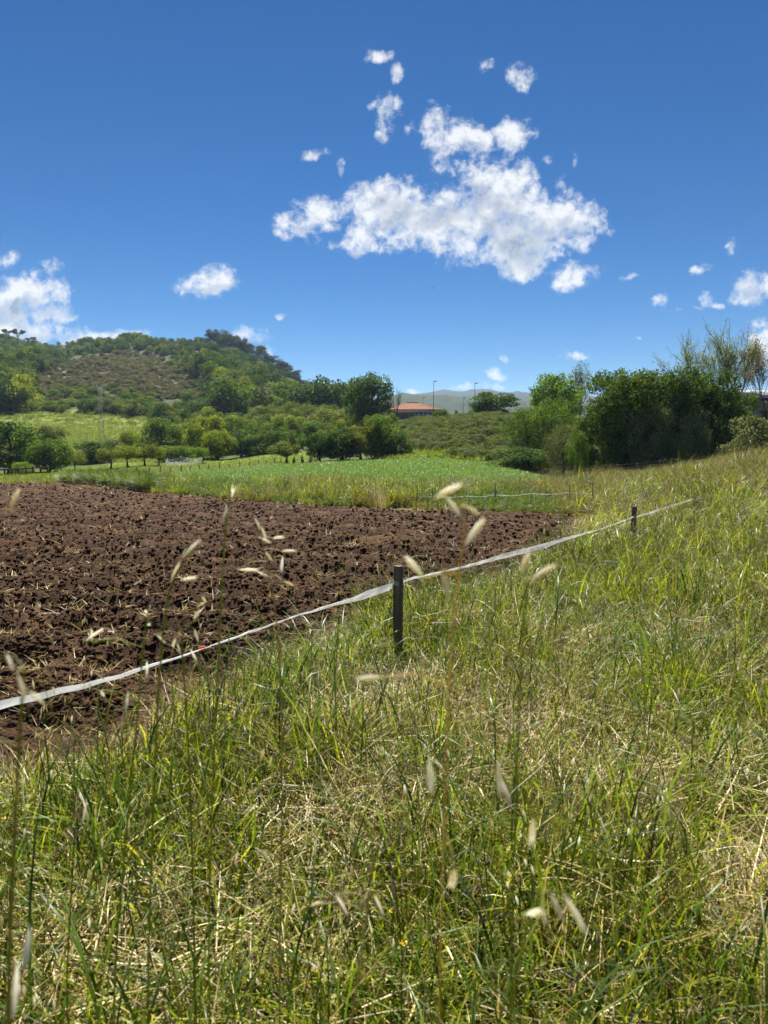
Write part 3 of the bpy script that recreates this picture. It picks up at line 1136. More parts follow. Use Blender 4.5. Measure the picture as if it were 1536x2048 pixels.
def grass_patch(seed, green=400, tall=40, straw=150, brome=4, clover=0, R=0.30, h=0.20, mats=('grass', 'grass_dark', 'straw', 'seed_brown', 'grass_olive'), wide=1.7, flower=0):
    """a disc of mixed sward, one mesh; greener or drier by its counts"""
    rng = np.random.default_rng(seed)
    g = Geo()
    w = wide
    blades(g, rng, int(green * .55), R, (0.05, h * 1.1), (0.0020 * w, 0.0044 * w), (0.0, 0.8), (0.2, 1.7), 3, 0, (0.0, 1.0))
    blades(g, rng, int(green * .30), R, (0.06, h * 1.5), (0.0022 * w, 0.0052 * w), (0.0, 0.5), (0.4, 2.2), 4, 0, (0.1, 1.0), 1.8)
    blades(g, rng, int(green * .25), R, (0.05, h * 1.2), (0.0020 * w, 0.0046 * w), (0.1, 1.0), (0.2, 1.7), 3, 4, (0.0, 1.0))
    blades(g, rng, tall, R * .9, (h * 1.1, h * 2.4), (0.0022 * w, 0.0058 * w), (0.0, 0.4), (0.4, 2.4), 5, 1, (0.0, 1.0), 2.0)
    blades(g, rng, int(straw * .6), R, (0.08, 0.34), (0.0012 * w, 0.0030 * w), (0.9, 1.6), (-0.4, 0.6), 3, 2, (0.0, 1.0), 1.2, 0.01)
    n0 = g.V[-1]
    n0[:, 2] += np.repeat(rng.uniform(0, h * 0.7, len(n0) // 8), 8)
    blades(g, rng, int(straw * .4), R, (0.06, h * 1.5), (0.0013 * w, 0.0034 * w), (0.1, 1.1), (0.2, 2.0), 4, 2, (0.0, 1.0), 1.3)
    if brome:
        brome_heads(g, rng, brome, (h * 1.3, h * 2.8), 4, 3, R * .5)
    for _ in range(clover):
        r = R * math.sqrt(rng.uniform())
        a = rng.uniform(0, 2 * np.pi)
        c = np.array([r * np.cos(a), r * np.sin(a), rng.uniform(0.02, h * .7)])
        nn = np.array([rng.normal(0, 0.4), rng.normal(0, 0.4), 1.0])
        leaf_quads(g, rng, c + rng.normal(0, 0.008, (3, 3)), np.repeat((nn / np.linalg.norm(nn))[None], 3, 0), 0.010, 0, (0.2, 1.0), 0.7)
    if clover > 10:
        blades(g, rng, clover // 2, R, (0.07, 0.16), (0.009, 0.018), (0.3, 1.1), (0.2, 1.2), 4, 0, (0.2, 0.9), 1.2)
    for _ in range(flower):
        c = np.array([*rng.normal(0, R * .4, 2), rng.uniform(h * .6, h)])
        V, Q, T = tube([[c[0], c[1], 0], c], 0.0008, 3)
        g.add(V, Q, None, 0, 0.5)
        for k in range(5):
            b_ = k * 1.2566
            e = np.array([np.cos(b_), np.sin(b_), 0.5])
            f = np.array([-np.sin(b_), np.cos(b_), 0])
            g.add(np.array([c, c + .012 * (e * .6 + f * .5), c + .012 * e, c + .012 * (e * .6 - f * .5)]), [[0, 1, 2, 3]], None, 5, 0.5)
    return g.mesh('sward', list(mats) + ['yellow'])


def foreground():
    rng = np.random.default_rng(5)
    P_ = []
    for i in range(4):      # 0-3 lush
        P_.append(grass_patch(1000 + i, 430, 26, 60, 2, 22, h=0.21 + 0.03 * i))
    for i in range(4):      # 4-7 mixed
        P_.append(grass_patch(1010 + i, 350, 34, 90, 4, 14, h=0.20 + 0.03 * i))
    for i in range(4):      # 8-11 dry
        P_.append(grass_patch(1020 + i, 130, 14, 330, 6, 0, h=0.19 + 0.03 * i))
    for i in range(4):      # 12-15 olive with drooping heads
        P_.append(grass_patch(1030 + i, 260, 50, 110, 18, 0, h=0.22 + 0.02 * i, mats=('grass_olive', 'grass', 'straw', 'seed_brown', 'grass_olive')))
    P_ += [grass_patch(1040, 460, 20, 100, 0, 60, h=0.14, flower=2), grass_patch(1041, 460, 20, 60, 0, 90, h=0.13)]        # 16-17 clover
    P_ += [grass_patch(1050, 30, 2, 120, 0, 4, h=0.07), grass_patch(1051, 40, 2, 160, 0, 6, h=0.08)]        # 18-19 trodden
    X, Y, K = [], [], []
    for (a, b, sp, kx) in ((0.7, 8.0, 0.27, 1.0), (8.0, 20.0, 0.50, 1.75)):
        ys = np.arange(a, b, sp)
        xs = np.arange(-0.85 * b, 0.85 * b, sp)
        xx, yy = np.meshgrid(xs, ys)
        xx = xx + rng.uniform(-.5, .5, xx.shape) * sp * .9
        yy = yy + rng.uniform(-.5, .5, xx.shape) * sp * .9
        k = np.abs(xx) < 0.85 * yy + 0.3
        X.append(xx[k])
        Y.append(yy[k])
        K.append(np.full(k.sum(), kx))
    x, y, kx = np.concatenate(X), np.concatenate(Y), np.concatenate(K)
    dist = poly_dist(x, y)
    inside = in_poly(x, y, PLOUGH)
    k = ~inside & (dist > 0.14 * kx + 0.22 * (fbm(x / 0.5, y / 0.5, 33, 2) - 0.5)) & ~((y > 12.5) & (x < 4.3))
    x, y, dist, kx = x[k], y[k], dist[k], kx[k]
    z = terrain(x, y)
    px, py = to_px(x, y, z)
    n1 = fbm(x / 0.55, y / 0.55, 55, 3)
    n2 = fbm(x / 0.9 + 9, y / 0.9, 66, 3)
    dry = 0.36 + spot(px, py, DRY) * 0.75 - spot(px, py, LUSH) * 0.5 + (n1 - 0.5) * 1.9 + rng.normal(0, 0.12, len(x))
    rightbank = smooth(0.8, 3.0, x) * smooth(3.5, 7, y)
    r4 = rng.integers(0, 4, len(x))
    idx = np.where(dry > 0.78, 8 + r4, np.where(dry > 0.34, 4 + r4, r4))
    idx = np.where((rng.uniform(0, 1, len(x)) < 0.12 + 0.66 * rightbank * (n2 > 0.36)) & (idx < 8), 12 + r4, idx)
    idx = np.where((dry < 0.30) & (y < 3.4) & (rng.uniform(0, 1, len(x)) < 0.35), 16 + r4 % 2, idx)
    bare = np.exp(-(((px - 1560) / 100) ** 2 + ((py - 1770) / 160) ** 2))
    idx = np.where(bare > 0.30, 18 + r4 % 2, idx)
    sc = rng.uniform(0.75, 1.3, len(x)) * (0.30 + 1.4 * n2)
    sc *= 0.85 + 0.22 * rightbank + 0.35 * smooth(9, 15, y) * smooth(4.5, 8, x)
    wd = kx * rng.uniform(0.9, 1.15, len(x))
    rot = np.stack([rng.normal(0, 0.06, len(x)), rng.normal(0.04, 0.06, len(x)), rng.uniform(0, 6.28, len(x))], -1)
    scatter('wild_grass', P_, np.stack([x, y, z - 0.01], -1), rot, np.stack([wd, wd, sc], -1), idx, 'tangled green grass and dry straw filling the foreground verge')
    # single tufts: ragged field edge, taller clumps, flowering stems
    T_ = [tuft_green(1), tuft_green(2, 50, 0.24), tuft_tall(5, 16), tuft_tall(6, 14, (0.3, 0.6), 'grass_dark'), tuft_straw(8), tuft_straw(10, 40, (0.1, 0.35), 0.12, (0.1, 1.1)),
          tuft_brome(11, 5), tuft_brome(13, 5, (0.3, 0.55), 'straw', 'straw'), tuft_oat(14, 1), tuft_oat(15, 1, (0.5, 0.9), 'straw', 'seed'), tuft_oat(16, 2, (0.45, 0.8), 'grass_dark', 'seed_brown')]
    n = 9000
    y = np.sqrt(rng.uniform(1.0, 15 ** 2, n))
    x = y * rng.uniform(-0.8, 0.8, n)
    d = poly_dist(x, y)
    ins = in_poly(x, y, PLOUGH)
    k = (~ins | (d < 0.22 * rng.uniform(0, 1, n) ** 2)) & ~((y > 12.5) & (x < 4.3)) & (rng.uniform(0, 1, n) < np.where(d < 0.35, 1.0, 0.42))
    x, y, d = x[k], y[k], d[k]
    z = terrain(x, y)
    px, py = to_px(x, y, z)
    bare = np.exp(-(((px - 1560) / 130) ** 2 + ((py - 1770) / 190) ** 2))
    near_edge = d < 0.35
    # stalks close by on the left
    xa = np.array([-.42, -.36, -.30, -.22, -.16, -.44, -.52, -.10, -.60, -.28, -.02, .10, -.7, -.5, .3, .45])
    ya = np.array([.90, 1.10, .95, 1.15, 1.25, 1.30, 1.20, 1.40, 1.45, 1.5, 1.5, 1.35, 1.6, 1.75, 1.5, 1.6])
    x, y, z = np.r_[x, xa], np.r_[y, ya], np.r_[z, terrain(xa, ya)]
    near_edge, bare = np.r_[near_edge, np.zeros(16, bool)], np.r_[bare, np.zeros(16)]
    idx = np.where(near_edge, rng.choice([0, 1, 4, 5], len(x)), rng.choice([2, 3, 6, 7, 8, 9, 10], len(x), p=[.16, .10, .28, .14, .12, .11, .09]))
    idx[-16:] = np.tile([8, 10, 9, 8], 4)
    k = rng.uniform(0, 1, len(x)) > bare * 1.2
    s = rng.uniform(0.6, 1.05, len(x)) * np.where(near_edge, 0.75, 1.0)
    rot = np.stack([rng.normal(0, 0.1, len(x)), rng.normal(0.1, 0.1, len(x)), rng.uniform(0, 6.28, len(x))], -1)
    scatter('tall_grass_stems', T_, np.stack([x, y, z - 0.01], -1)[k], rot[k], s[k], idx[k], 'taller flowering grass stems standing out of the verge')


foreground()


# ------------------------------------------------------------------ grass farther away
def far_grass():
    rng = np.random.default_rng(6)
    wd = 2.1
    P_ = [tuft_tall(21, 64, (0.3, 0.6), 'grass_olive', wd), tuft_tall(22, 60, (0.3, 0.65), 'grass_dark', wd), tuft_tall(23, 56, (0.3, 0.6), 'grass', wd),
          tuft_straw(24, 60, (0.2, 0.6), 0.2, (0.1, 0.9), wd), tuft_brome(25, 24, (0.4, 0.75), 'grass_olive', 'seed_brown')]
    # strip behind the ploughed field
    n = 16000
    x = rng.uniform(-16, 14, n)
    y = rng.uniform(12.0, 32, n)
    crop = in_poly(x, y, CROP)
    k = ~in_poly(x, y, PLOUGH) & ~crop & (x / y > -0.62) & (x / y < 0.72) & ~((y < 13) & (x > 4.3))
    x, y = x[k], y[k]
    z = terrain(x, y)
    n1 = fbm(x / 1.6, y / 1.6, 71, 3)
    px, py = to_px(x, y, z)
    right = smooth(950, 1150, px)
    idx = np.where(n1 + 0.35 * right > 0.62 + rng.normal(0, 0.1, len(x)), rng.choice([0, 3, 4], len(x), p=[.55, .15, .30]), np.where(n1 < 0.43, 1, rng.choice([0, 2, 1], len(x))))
    sc = rng.uniform(0.65, 1.15, len(x)) * (0.65 + 0.7 * n1)
    sc *= 1 - 0.5 * (1 - smooth(100, 330, px)) * (py > 900)
    # strip keeps low close to the soil
    sc *= 0.55 + 0.45 * smooth(0, 1.2, poly_dist(x, y))
    rot = np.stack([rng.normal(0, 0.12, len(x)), rng.normal(0.08, 0.12, len(x)), rng.uniform(0, 6.28, len(x))], -1)
    scatter('rough_grass_strip', P_, np.stack([x, y, z - 0.02], -1), rot, sc, idx, 'strip of rough tall grass between the ploughed soil and the green crop')
    # rise on the right, 18 to 55 m
    n = 13000
    y = np.sqrt(rng.uniform(18 ** 2, 56 ** 2, n))
    x = y * rng.uniform(0.16, 0.72, n)
    k = ~in_poly(x, y, CROP) & ~((y < 32) & (x < 14))
    x, y = x[k], y[k]
    z = terrain(x, y)
    n1 = fbm(x / 3, y / 3, 73, 3)
    idx = np.where(n1 > 0.44, rng.choice([0, 3, 4], len(x), p=[.4, .2, .4]), rng.choice([0, 2, 0, 4], len(x)))
    rot = np.stack([rng.normal(0, 0.12, len(x)), rng.normal(0.08, 0.12, len(x)), rng.uniform(0, 6.28, len(x))], -1)
    scatter('bank_grass', P_, np.stack([x, y, z - 0.02], -1), rot, rng.uniform(0.7, 1.2, len(x)) * (0.6 + 0.5 * n1), idx, 'brownish tall grass on the rise in front of the dark hedge')
    # the crop
    C_ = []
    for i in range(4):
        g = Geo()
        r2 = np.random.default_rng(400 + i)
        blades(g, r2, 90, 0.34, (0.06, 0.20), (0.012, 0.030), (0.1, 0.9), (0.2, 1.2), 3, 0, (0.0, 1.0))
        C_.append(g.mesh('crop_patch', ['crop']))
    n = 26000
    y = np.exp(rng.uniform(np.log(19), np.log(66), n))
    x = y * rng.uniform(-0.50, 0.38, n)
    k = in_poly(x, y, CROP)
    x, y = x[k], y[k]
    z = terrain(x, y)
    sc = rng.uniform(0.7, 1.2, len(x)) * (0.8 + y / 90)
    rot = np.stack([np.zeros(len(x)), np.zeros(len(x)), rng.uniform(0, 6.28, len(x))], -1)
    scatter('green_crop', C_, np.stack([x, y, z], -1), rot, sc, rng.integers(0, 4, len(x)), 'low even green crop filling the flat middle field')
    # meadows and the yellow-green mound
    Mw = []
    for i in range(4):
        g = Geo()
        r2 = np.random.default_rng(500 + i)
        blades(g, r2, 60, 0.45, (0.12, 0.42), (0.02, 0.045), (0.0, 0.7), (0.2, 1.4), 3, 0, (0.0, 1.0))
        Mw.append(g.mesh('meadow_patch', ['meadow']))
    n = 30000
    y = np.exp(rng.uniform(np.log(40), np.log(165), n))
    x = y * rng.uniform(-0.66, 0.16, n)
    z = terrain(x, y)
    px, py = to_px(x, y, z)
    near = in_poly(x, y, MEADOW_NEAR)
    farm = (y > 84) & (y < 160) & (px < 430)
    mound = (y > 50) & (y < 66) & (px > 770) & (px < 960) & ~in_poly(x, y, CROP)
    left = (y > 26) & (y < 60) & (px < 140)
    k = near | farm | mound | left
    x, y, z, mound, near = x[k], y[k], z[k], mound[k], near[k]
    sc = rng.uniform(0.6, 1.1, len(x)) * np.where(mound, 1.7, np.where(near, 0.55, 0.8 + y / 150))
    rot = np.stack([np.zeros(len(x)), np.zeros(len(x)), rng.uniform(0, 6.28, len(x))], -1)
    scatter('meadow_grass', Mw, np.stack([x, y, z - 0.03], -1), rot, sc, rng.integers(0, 4, len(x)), 'sunlit yellow green meadow grass beyond the crop')


far_grass()


# ------------------------------------------------------------------ trees
def lobed_crown(seed, lobes, leaves, size, zlo, zhi, rx=0.5, lobe_r=(0.11, 0.20), top_heavy=0.0, droop=0.0, shell=0.55, stray=0.08, flat=0.85, square=2.0):
    """unit crown: height zlo..zhi, half width rx, made of leaf clumps"""
    rng = np.random.default_rng(seed)
    g = Geo()
    zc, zr = (zlo + zhi) / 2, (zhi - zlo) / 2
    Cs = []
    for i in range(lobes):
        d = rng.normal(size=3)
        d /= np.linalg.norm(d)
        f = rng.uniform(shell, 0.86)
        k = (np.abs(d) ** square).sum() ** (-1 / square)
        p = d * k * f
        lr = rng.uniform(*lobe_r)
        Cs.append((np.array([p[0] * (rx - lr * .5), p[1] * (rx - lr * .5), zc + p[2] * (zr - lr * .5) + top_heavy * rng.uniform(0, 0.1)]), lr))
    per = leaves // lobes
    for c, lr in Cs:
        n = int(per * (lr / np.mean(lobe_r)) ** 2)
        d = rng.normal(size=(n, 3))
        d /= np.linalg.norm(d, axis=1)[:, None]
        rad = lr * np.where(rng.uniform(0, 1, n) < stray, rng.uniform(1.0, 1.45, n), rng.uniform(0.45, 1.0, n) ** 0.6)
        P = c + d * rad[:, None] * np.array([1, 1, flat])
        P[:, 2] -= droop * np.hypot(P[:, 0], P[:, 1]) ** 2
        nr = d + rng.normal(0, 0.55, (n, 3)) + np.array([0, 0, 0.25])
        nr /= np.linalg.norm(nr, axis=1)[:, None]
        k = P[:, 2] > 0.01
        base = rng.uniform(0.25, 0.75)
        leaf_quads(g, rng, P[k], nr[k], size, 0, np.clip(base + rng.normal(0, 0.22, k.sum()), 0, 1))
    return g, Cs


def limb_tree(Cs, seed, r0=0.03, lean=0.03, zfork=0.28, sides=6, each=1):
    """trunk with limbs that reach the leaf clumps"""
    rng = np.random.default_rng(seed)
    g = Geo()
    top = max(c[0][2] for c in Cs)
    n = 8
    t = np.linspace(0, 1, n)
    tr = np.stack([lean * np.sin(t * 2.2) + 0.01 * rng.normal(size=n) * t, lean * 0.6 * np.sin(t * 3.1 + 1) - lean * .5, t * top * 0.86], -1)
    tr[0, :2] = 0
    V, Q, T = tube(tr, r0 * (1 - 0.86 * t) * (1 + 0.5 * np.exp(-t * 14)), sides)
    g.add(V, Q, T, 0)
    for k, (c, lr) in enumerate(Cs):
        if k % each:
            continue
        z0 = min(max(zfork, c[2] * rng.uniform(0.45, 0.8)), tr[-1, 2])
        p0 = np.array([np.interp(z0, tr[:, 2], tr[:, 0]), np.interp(z0, tr[:, 2], tr[:, 1]), z0])
        mid = (p0 + c) / 2 + rng.normal(0, 0.02, 3)
        V, Q, T = tube([p0, (p0 + mid) / 2, mid, c], np.array([0.40, 0.30, 0.2, 0.08]) * r0 * rng.uniform(0.7, 1.1), 4)
        g.add(V, Q, None, 0)
    return g


PROTO = {}


def proto(kind, leaf, seed):
    """(trunk mesh, crown mesh) of a unit tree: height 1, width 1"""
    key = (kind, leaf, seed)
    if key in PROTO:
        return PROTO[key]
    K = dict(round=dict(lobes=40, leaves=9000, size=0.020, zlo=-0.02, zhi=1.0, lobe_r=(0.10, 0.19), square=2.5),
             bush=dict(lobes=30, leaves=7000, size=0.022, zlo=-0.10, zhi=1.0, lobe_r=(0.12, 0.22), square=3.0),
             tall=dict(lobes=42, leaves=8500, size=0.020, zlo=0.04, zhi=1.0, lobe_r=(0.09, 0.17), square=2.4),
             orchard=dict(lobes=22, leaves=3600, size=0.022, zlo=0.28, zhi=1.0, lobe_r=(0.10, 0.18), stray=0.2),
             willow=dict(lobes=46, leaves=11000, size=0.013, zlo=0.0, zhi=1.0, lobe_r=(0.09, 0.17), droop=0.25, stray=0.16, square=2.6),
             hedge=dict(lobes=120, leaves=24000, size=0.0125, zlo=-0.08, zhi=1.0, rx=0.53, lobe_r=(0.06, 0.12), square=5.0, shell=0.5, stray=0.04),
             dome=dict(lobes=30, leaves=6500, size=0.023, zlo=0.0, zhi=0.98, lobe_r=(0.12, 0.2), flat=0.5, square=2.2),
             airy=dict(lobes=40, leaves=2600, size=0.015, zlo=0.25, zhi=1.0, lobe_r=(0.07, 0.13), stray=0.35, shell=0.3),
             euc=dict(lobes=22, leaves=3200, size=0.022, zlo=0.18, zhi=1.0, lobe_r=(0.07, 0.15), rx=0.52, stray=0.2, shell=0.35, flat=0.75),
             umbrella=dict(lobes=9, leaves=1400, size=0.026, zlo=0.62, zhi=1.0, lobe_r=(0.07, 0.13), flat=0.5, shell=0.5),
             cone=dict(lobes=20, leaves=2600, size=0.03, zlo=0.0, zhi=1.0, rx=0.42, lobe_r=(0.1, 0.18)),
             far=dict(lobes=20, leaves=2600, size=0.030, zlo=-0.10, zhi=1.0, lobe_r=(0.13, 0.24), square=2.4))[kind]
    g, Cs = lobed_crown(seed, **K)
    if kind == 'cone':
        V = g.V
        for v in V:
            f = 1.0 - 0.75 * np.clip(v[:, 2], 0, 1)
            v[:, 0] *= f
            v[:, 1] *= f
    crown = g.mesh('crown', ['leaf_' + leaf])
    tg = limb_tree(Cs, seed, {'euc': 0.018, 'umbrella': 0.04, 'orchard': 0.03, 'airy': 0.016}.get(kind, 0.03), 0.03,
                   0.5 if kind in ('euc', 'umbrella') else 0.22, 6, 2 if kind in ('hedge', 'willow', 'far') else 1)
    trunk = tg.mesh('trunk', ['bark_pale' if kind in ('euc', 'umbrella') else 'bark'], True)
    PROTO[key] = (trunk, crown)
    return PROTO[key]


TRNG = np.random.default_rng(900)


def tree(px, top, bot, w, y, kind, leaf, label, name='tree', cat='tree', group=None, seed=0, deep=None):
    """a tree whose foot stands on the terrain at distance y, as tall and wide as the photograph shows"""
    xz = at(px, bot, y)
    base = tz(xz[0], y)
    base = min(base, xz[2] + 0.3) if y < 200 else base
    h = at(px, top, y)[2] - base
    wm = 1.24 * w * y / F
    tr, cr = proto(kind, leaf, seed)
    o = link(name, None, label=label, cat=cat, group=group, loc=(xz[0], y, base - 0.03))
    o.scale = (wm, (deep or 1.0) * wm, h)
    o.rotation_euler = (0, 0, TRNG.uniform(0, 6.28) if deep is None else 0)
    o.empty_display_size = 0.2
    link('trunk', tr, o)
    link('crown', cr, o)
    return o


TREES = [
    # px, top, bottom, width, distance, kind, leaf, seed, label, group
    (20, 829, 948, 132, 70, 'round', 'dark', 1, 'big dark broadleaf tree at the left edge behind the brown rail fence', None),
    (98, 872, 947, 84, 64, 'round', 'mid', 2, 'rounder lighter tree just right of the big dark tree at the left edge', None),
    (48, 920, 950, 40, 60, 'bush', 'bright', 3, 'low pale green bush at the foot of the big dark left tree', None),
    (105, 847, 882, 52, 104, 'bush', 'olive', 1, 'olive bush on the sloping meadow above the second left tree', None),
    (150, 896, 942, 52, 66, 'airy', 'olive', 1, 'thin sparse shrub with bare stems left of the orchard', None),
    (182, 878, 918, 66, 84, 'bush', 'dark', 2, 'dark spreading bush behind the orchard left of the lattice mast', None),
    (224, 872, 900, 46, 92, 'bush', 'grey', 1, 'grey green bush right beside the foot of the lattice mast', None),
    (222, 893, 941, 58, 68, 'orchard', 'olive', 1, 'leftmost of the four small orchard fruit trees', 'orchard trees'),
    (256, 888, 940, 56, 70, 'orchard', 'yellow', 2, 'second orchard fruit tree from the left', 'orchard trees'),
    (290, 882, 938, 56, 71, 'orchard', 'olive', 3, 'third orchard fruit tree from the left', 'orchard trees'),
    (318, 889, 936, 46, 73, 'orchard', 'yellow', 1, 'rightmost orchard fruit tree beside the white netting', 'orchard trees'),
    (262, 857, 892, 42, 99, 'bush', 'yellow', 1, 'yellowish bush touching the left side of the dark round tree', None),
    (320, 827, 895, 78, 95, 'round', 'mid', 3, 'dark round ball shaped tree standing alone above the orchard', None),
    (342, 888, 922, 62, 82, 'bush', 'mid', 1, 'green bush right behind the white netting', None),
    (374, 889, 922, 44, 82, 'bush', 'bright', 1, 'bright green bush behind the right end of the white netting', None),
    (362, 862, 894, 46, 98, 'bush', 'yellow', 2, 'light yellow green bush right of the dark round tree', None),
    (412, 822, 905, 76, 92, 'tall', 'yellow', 1, 'tall yellow green tree right of the dark round tree', None),
    (436, 856, 914, 66, 85, 'round', 'yellow', 2, 'shorter yellowish tree in front of the tall yellow green one', None),
    (406, 891, 924, 32, 77, 'orchard', 'bright', 1, 'small young tree on the lawn right of the netting', None),
    (472, 825, 905, 84, 100, 'tall', 'mid', 1, 'large mid green tree behind the lawn left of centre', None),
    (483, 856, 914, 60, 88, 'bush', 'dark', 1, 'very dark dense tree at the edge of the lawn', None),
    (514, 864, 916, 54, 87, 'bush', 'mid', 2, 'mid green tree right of the very dark dense one on the lawn edge', None),
    (548, 856, 918, 60, 86, 'bush', 'dark', 3, 'dark tree behind the yellow olive tree of the field edge', None),
    (572, 879, 928, 68, 62.5, 'orchard', 'olive', 4, 'yellow olive small tree above the four little cypresses', None),
    (640, 858, 934, 78, 63, 'tall', 'dark', 1, 'leftmost dark tree of the row at the far field edge', 'dark trees on the field edge'),
    (684, 850, 932, 82, 62, 'round', 'dark', 2, 'second dark tree of the row at the far field edge', 'dark trees on the field edge'),
    (722, 842, 929, 78, 62, 'tall', 'olive', 1, 'third tree of the dark row with olive green top', 'dark trees on the field edge'),
    (762, 820, 926, 84, 63, 'bush', 'mid', 3, 'tallest rightmost tree of the dark row beside the bramble bank', 'dark trees on the field edge'),
    (792, 862, 926, 60, 61, 'bush', 'dark', 2, 'dark bush between the tree row and the bramble bank', None),
    (576, 830, 895, 76, 108, 'round', 'olive', 1, 'olive tree in the second row above the yellow olive tree', None),
    (622, 838, 900, 74, 104, 'bush', 'mid', 1, 'mid green tree in the second row left of the dark row', None),
    (664, 812, 880, 92, 112, 'bush', 'olive', 2, 'broad olive bush crown behind the dark row left of the tall maple', None),
    (536, 806, 860, 70, 138, 'round', 'olive', 2, 'round olive tree at the foot of the hill above the lawn trees', None),
    (600, 800, 850, 72, 142, 'bush', 'olive', 1, 'olive bush tree at the lower end of the eucalyptus slope', None),
    (655, 806, 845, 70, 140, 'bush', 'mid', 2, 'mid green bush on the skyline left of the tall maple', None),
    (698, 808, 845, 44, 128, 'round', 'mid', 1, 'small round tree touching the left foot of the tall maple', None),
    (740, 738, 842, 96, 104, 'tall', 'dark', 2, 'tall maple like tree standing on the skyline left of the tiled roof', None),
    (786, 822, 852, 22, 98, 'bush', 'olive', 3, 'small round bush in front of the tiled roof house', None),
    (820, 822, 864, 20, 92, 'cone', 'mid', 1, 'narrow upright shrub in front of the house windows', None),
    (882, 814, 866, 36, 92, 'bush', 'mid', 2, 'green shrub right of the house windows by the tall lamp post', None),
    (912, 816, 846, 14, 98, 'cone', 'mid', 2, 'slim young conifer between the two tall lamp posts', None),
    (958, 800, 846, 34, 99, 'bush', 'bright', 2, 'yellow green bush left of the dark dome tree', None),
    (990, 774, 846, 88, 96, 'dome', 'dark', 1, 'dark dome shaped tree with layered leaves on the plateau', None),
    (1052, 800, 930, 92, 57, 'willow', 'mid', 1, 'olive willow left half of the clump beside the big hedge', 'willow clump'),
    (1106, 782, 930, 110, 55, 'willow', 'mid', 2, 'tall olive willow at the top of the clump beside the big hedge', 'willow clump'),
    (1128, 838, 940, 76, 48, 'willow', 'grey', 1, 'lower grey green willow bush in front of the willow clump', 'willow clump'),
    (1040, 890, 945, 110, 50, 'bush', 'dark', 2, 'low dark bramble mound at the foot of the willows', None),
    (1112, 734, 842, 104, 78, 'tall', 'bright', 1, 'bright green maple rising behind the willow clump', None),
    (1160, 711, 820, 46, 86, 'airy', 'olive', 2, 'thin airy tree top between the bright maple and the big hedge', None),
    (1156, 850, 950, 36, 42, 'bush', 'mid', 3, 'light green leafy shrub at the left foot of the big hedge', None),
    (1232, 726, 950, 150, 45, 'hedge', 'laurel', 1, 'leftmost tree of the big dark hedge with sunlit top', 'big dark hedge'),
    (1275, 724, 944, 186, 44.5, 'hedge', 'laurel', 2, 'second tree of the big dark hedge from the left', 'big dark hedge'),
    (1345, 718, 935, 176, 44, 'hedge', 'laurel', 3, 'third and tallest tree of the big dark hedge', 'big dark hedge'),
    (1390, 722, 925, 130, 43, 'hedge', 'laurel', 4, 'fourth tree of the big dark hedge below the airy locust trees', 'big dark hedge'),
    (1440, 764, 915, 116, 43, 'hedge', 'laurel', 5, 'lower right end of the big dark hedge', 'big dark hedge'),
    (1300, 790, 925, 90, 42, 'willow', 'pale', 5, 'pale grey leaved shrub in the front of the big dark hedge', None),
    (1386, 808, 905, 70, 41, 'bush', 'pale', 4, 'pale leaved bush at the front right of the big dark hedge', None),
    (1505, 824, 905, 96, 34, 'bush', 'grey', 2, 'grey green bush at the right edge in front of the concrete building', None),
]
for (px, top, bot, w, y, kind, leaf, seed, label, grp) in TREES:
    isb = kind in ('bush',) and (bot - top) * y / F < 4.0
    tree(px, top, bot, w, y, kind, leaf, label, 'shrub' if isb else 'tree', 'shrub' if isb else 'tree', grp, seed)

for k, (px, t_) in enumerate(((574, 908), (588, 908), (605, 906), (621, 909))):
    tree(px, t_, 936, 11, 59.5, 'cone', 'dark', ('leftmost', 'second', 'third', 'rightmost')[k] + ' of the four little dark cypresses by the far field', 'cypress', 'tree', 'little cypresses', 5 + k % 2)

EUC = [(428, 655, 60), (444, 662, 70), (462, 668, 74), (478, 672, 70), (494, 678, 72), (508, 690, 76), (526, 700, 80), (540, 712, 76), (553, 720, 70), (566, 728, 70),
       (578, 733, 66), (590, 742, 56), (602, 752, 46), (613, 765, 36), (470, 705, 70), (500, 718, 66), (528, 735, 66), (552, 748, 60), (574, 760, 50), (590, 772, 40)]
ORD = ['first', 'second', 'third', 'fourth', 'fifth', 'sixth', 'seventh', 'eighth', 'ninth', 'tenth', 'eleventh', 'twelfth', 'thirteenth', 'fourteenth']
for k, (px, t_, hh) in enumerate(EUC):
    y = 372 if k < 14 else 345
    lb = (ORD[k] + ' eucalyptus from the left on the skyline of the hill shoulder') if k < 14 else (ORD[k - 14] + ' eucalyptus from the left in the row just below the hill skyline')
    tree(px, t_ - 7 * (k % 2), t_ + hh, 40 + 6 * (k % 3), y, 'euc', 'euc', lb, 'eucalyptus', 'tree', 'eucalyptus on the hill shoulder', 1 + k % 4)
for k, (px, t_) in enumerate(((18, 655), (37, 657), (58, 671))):
    tree(px, t_, 694, 28, 370, 'umbrella', 'euc', ('leftmost', 'middle', 'right and lowest')[k] + ' of the three umbrella shaped trees on the left hilltop', 'umbrella_tree', 'tree', 'umbrella trees', 1 + k % 2)
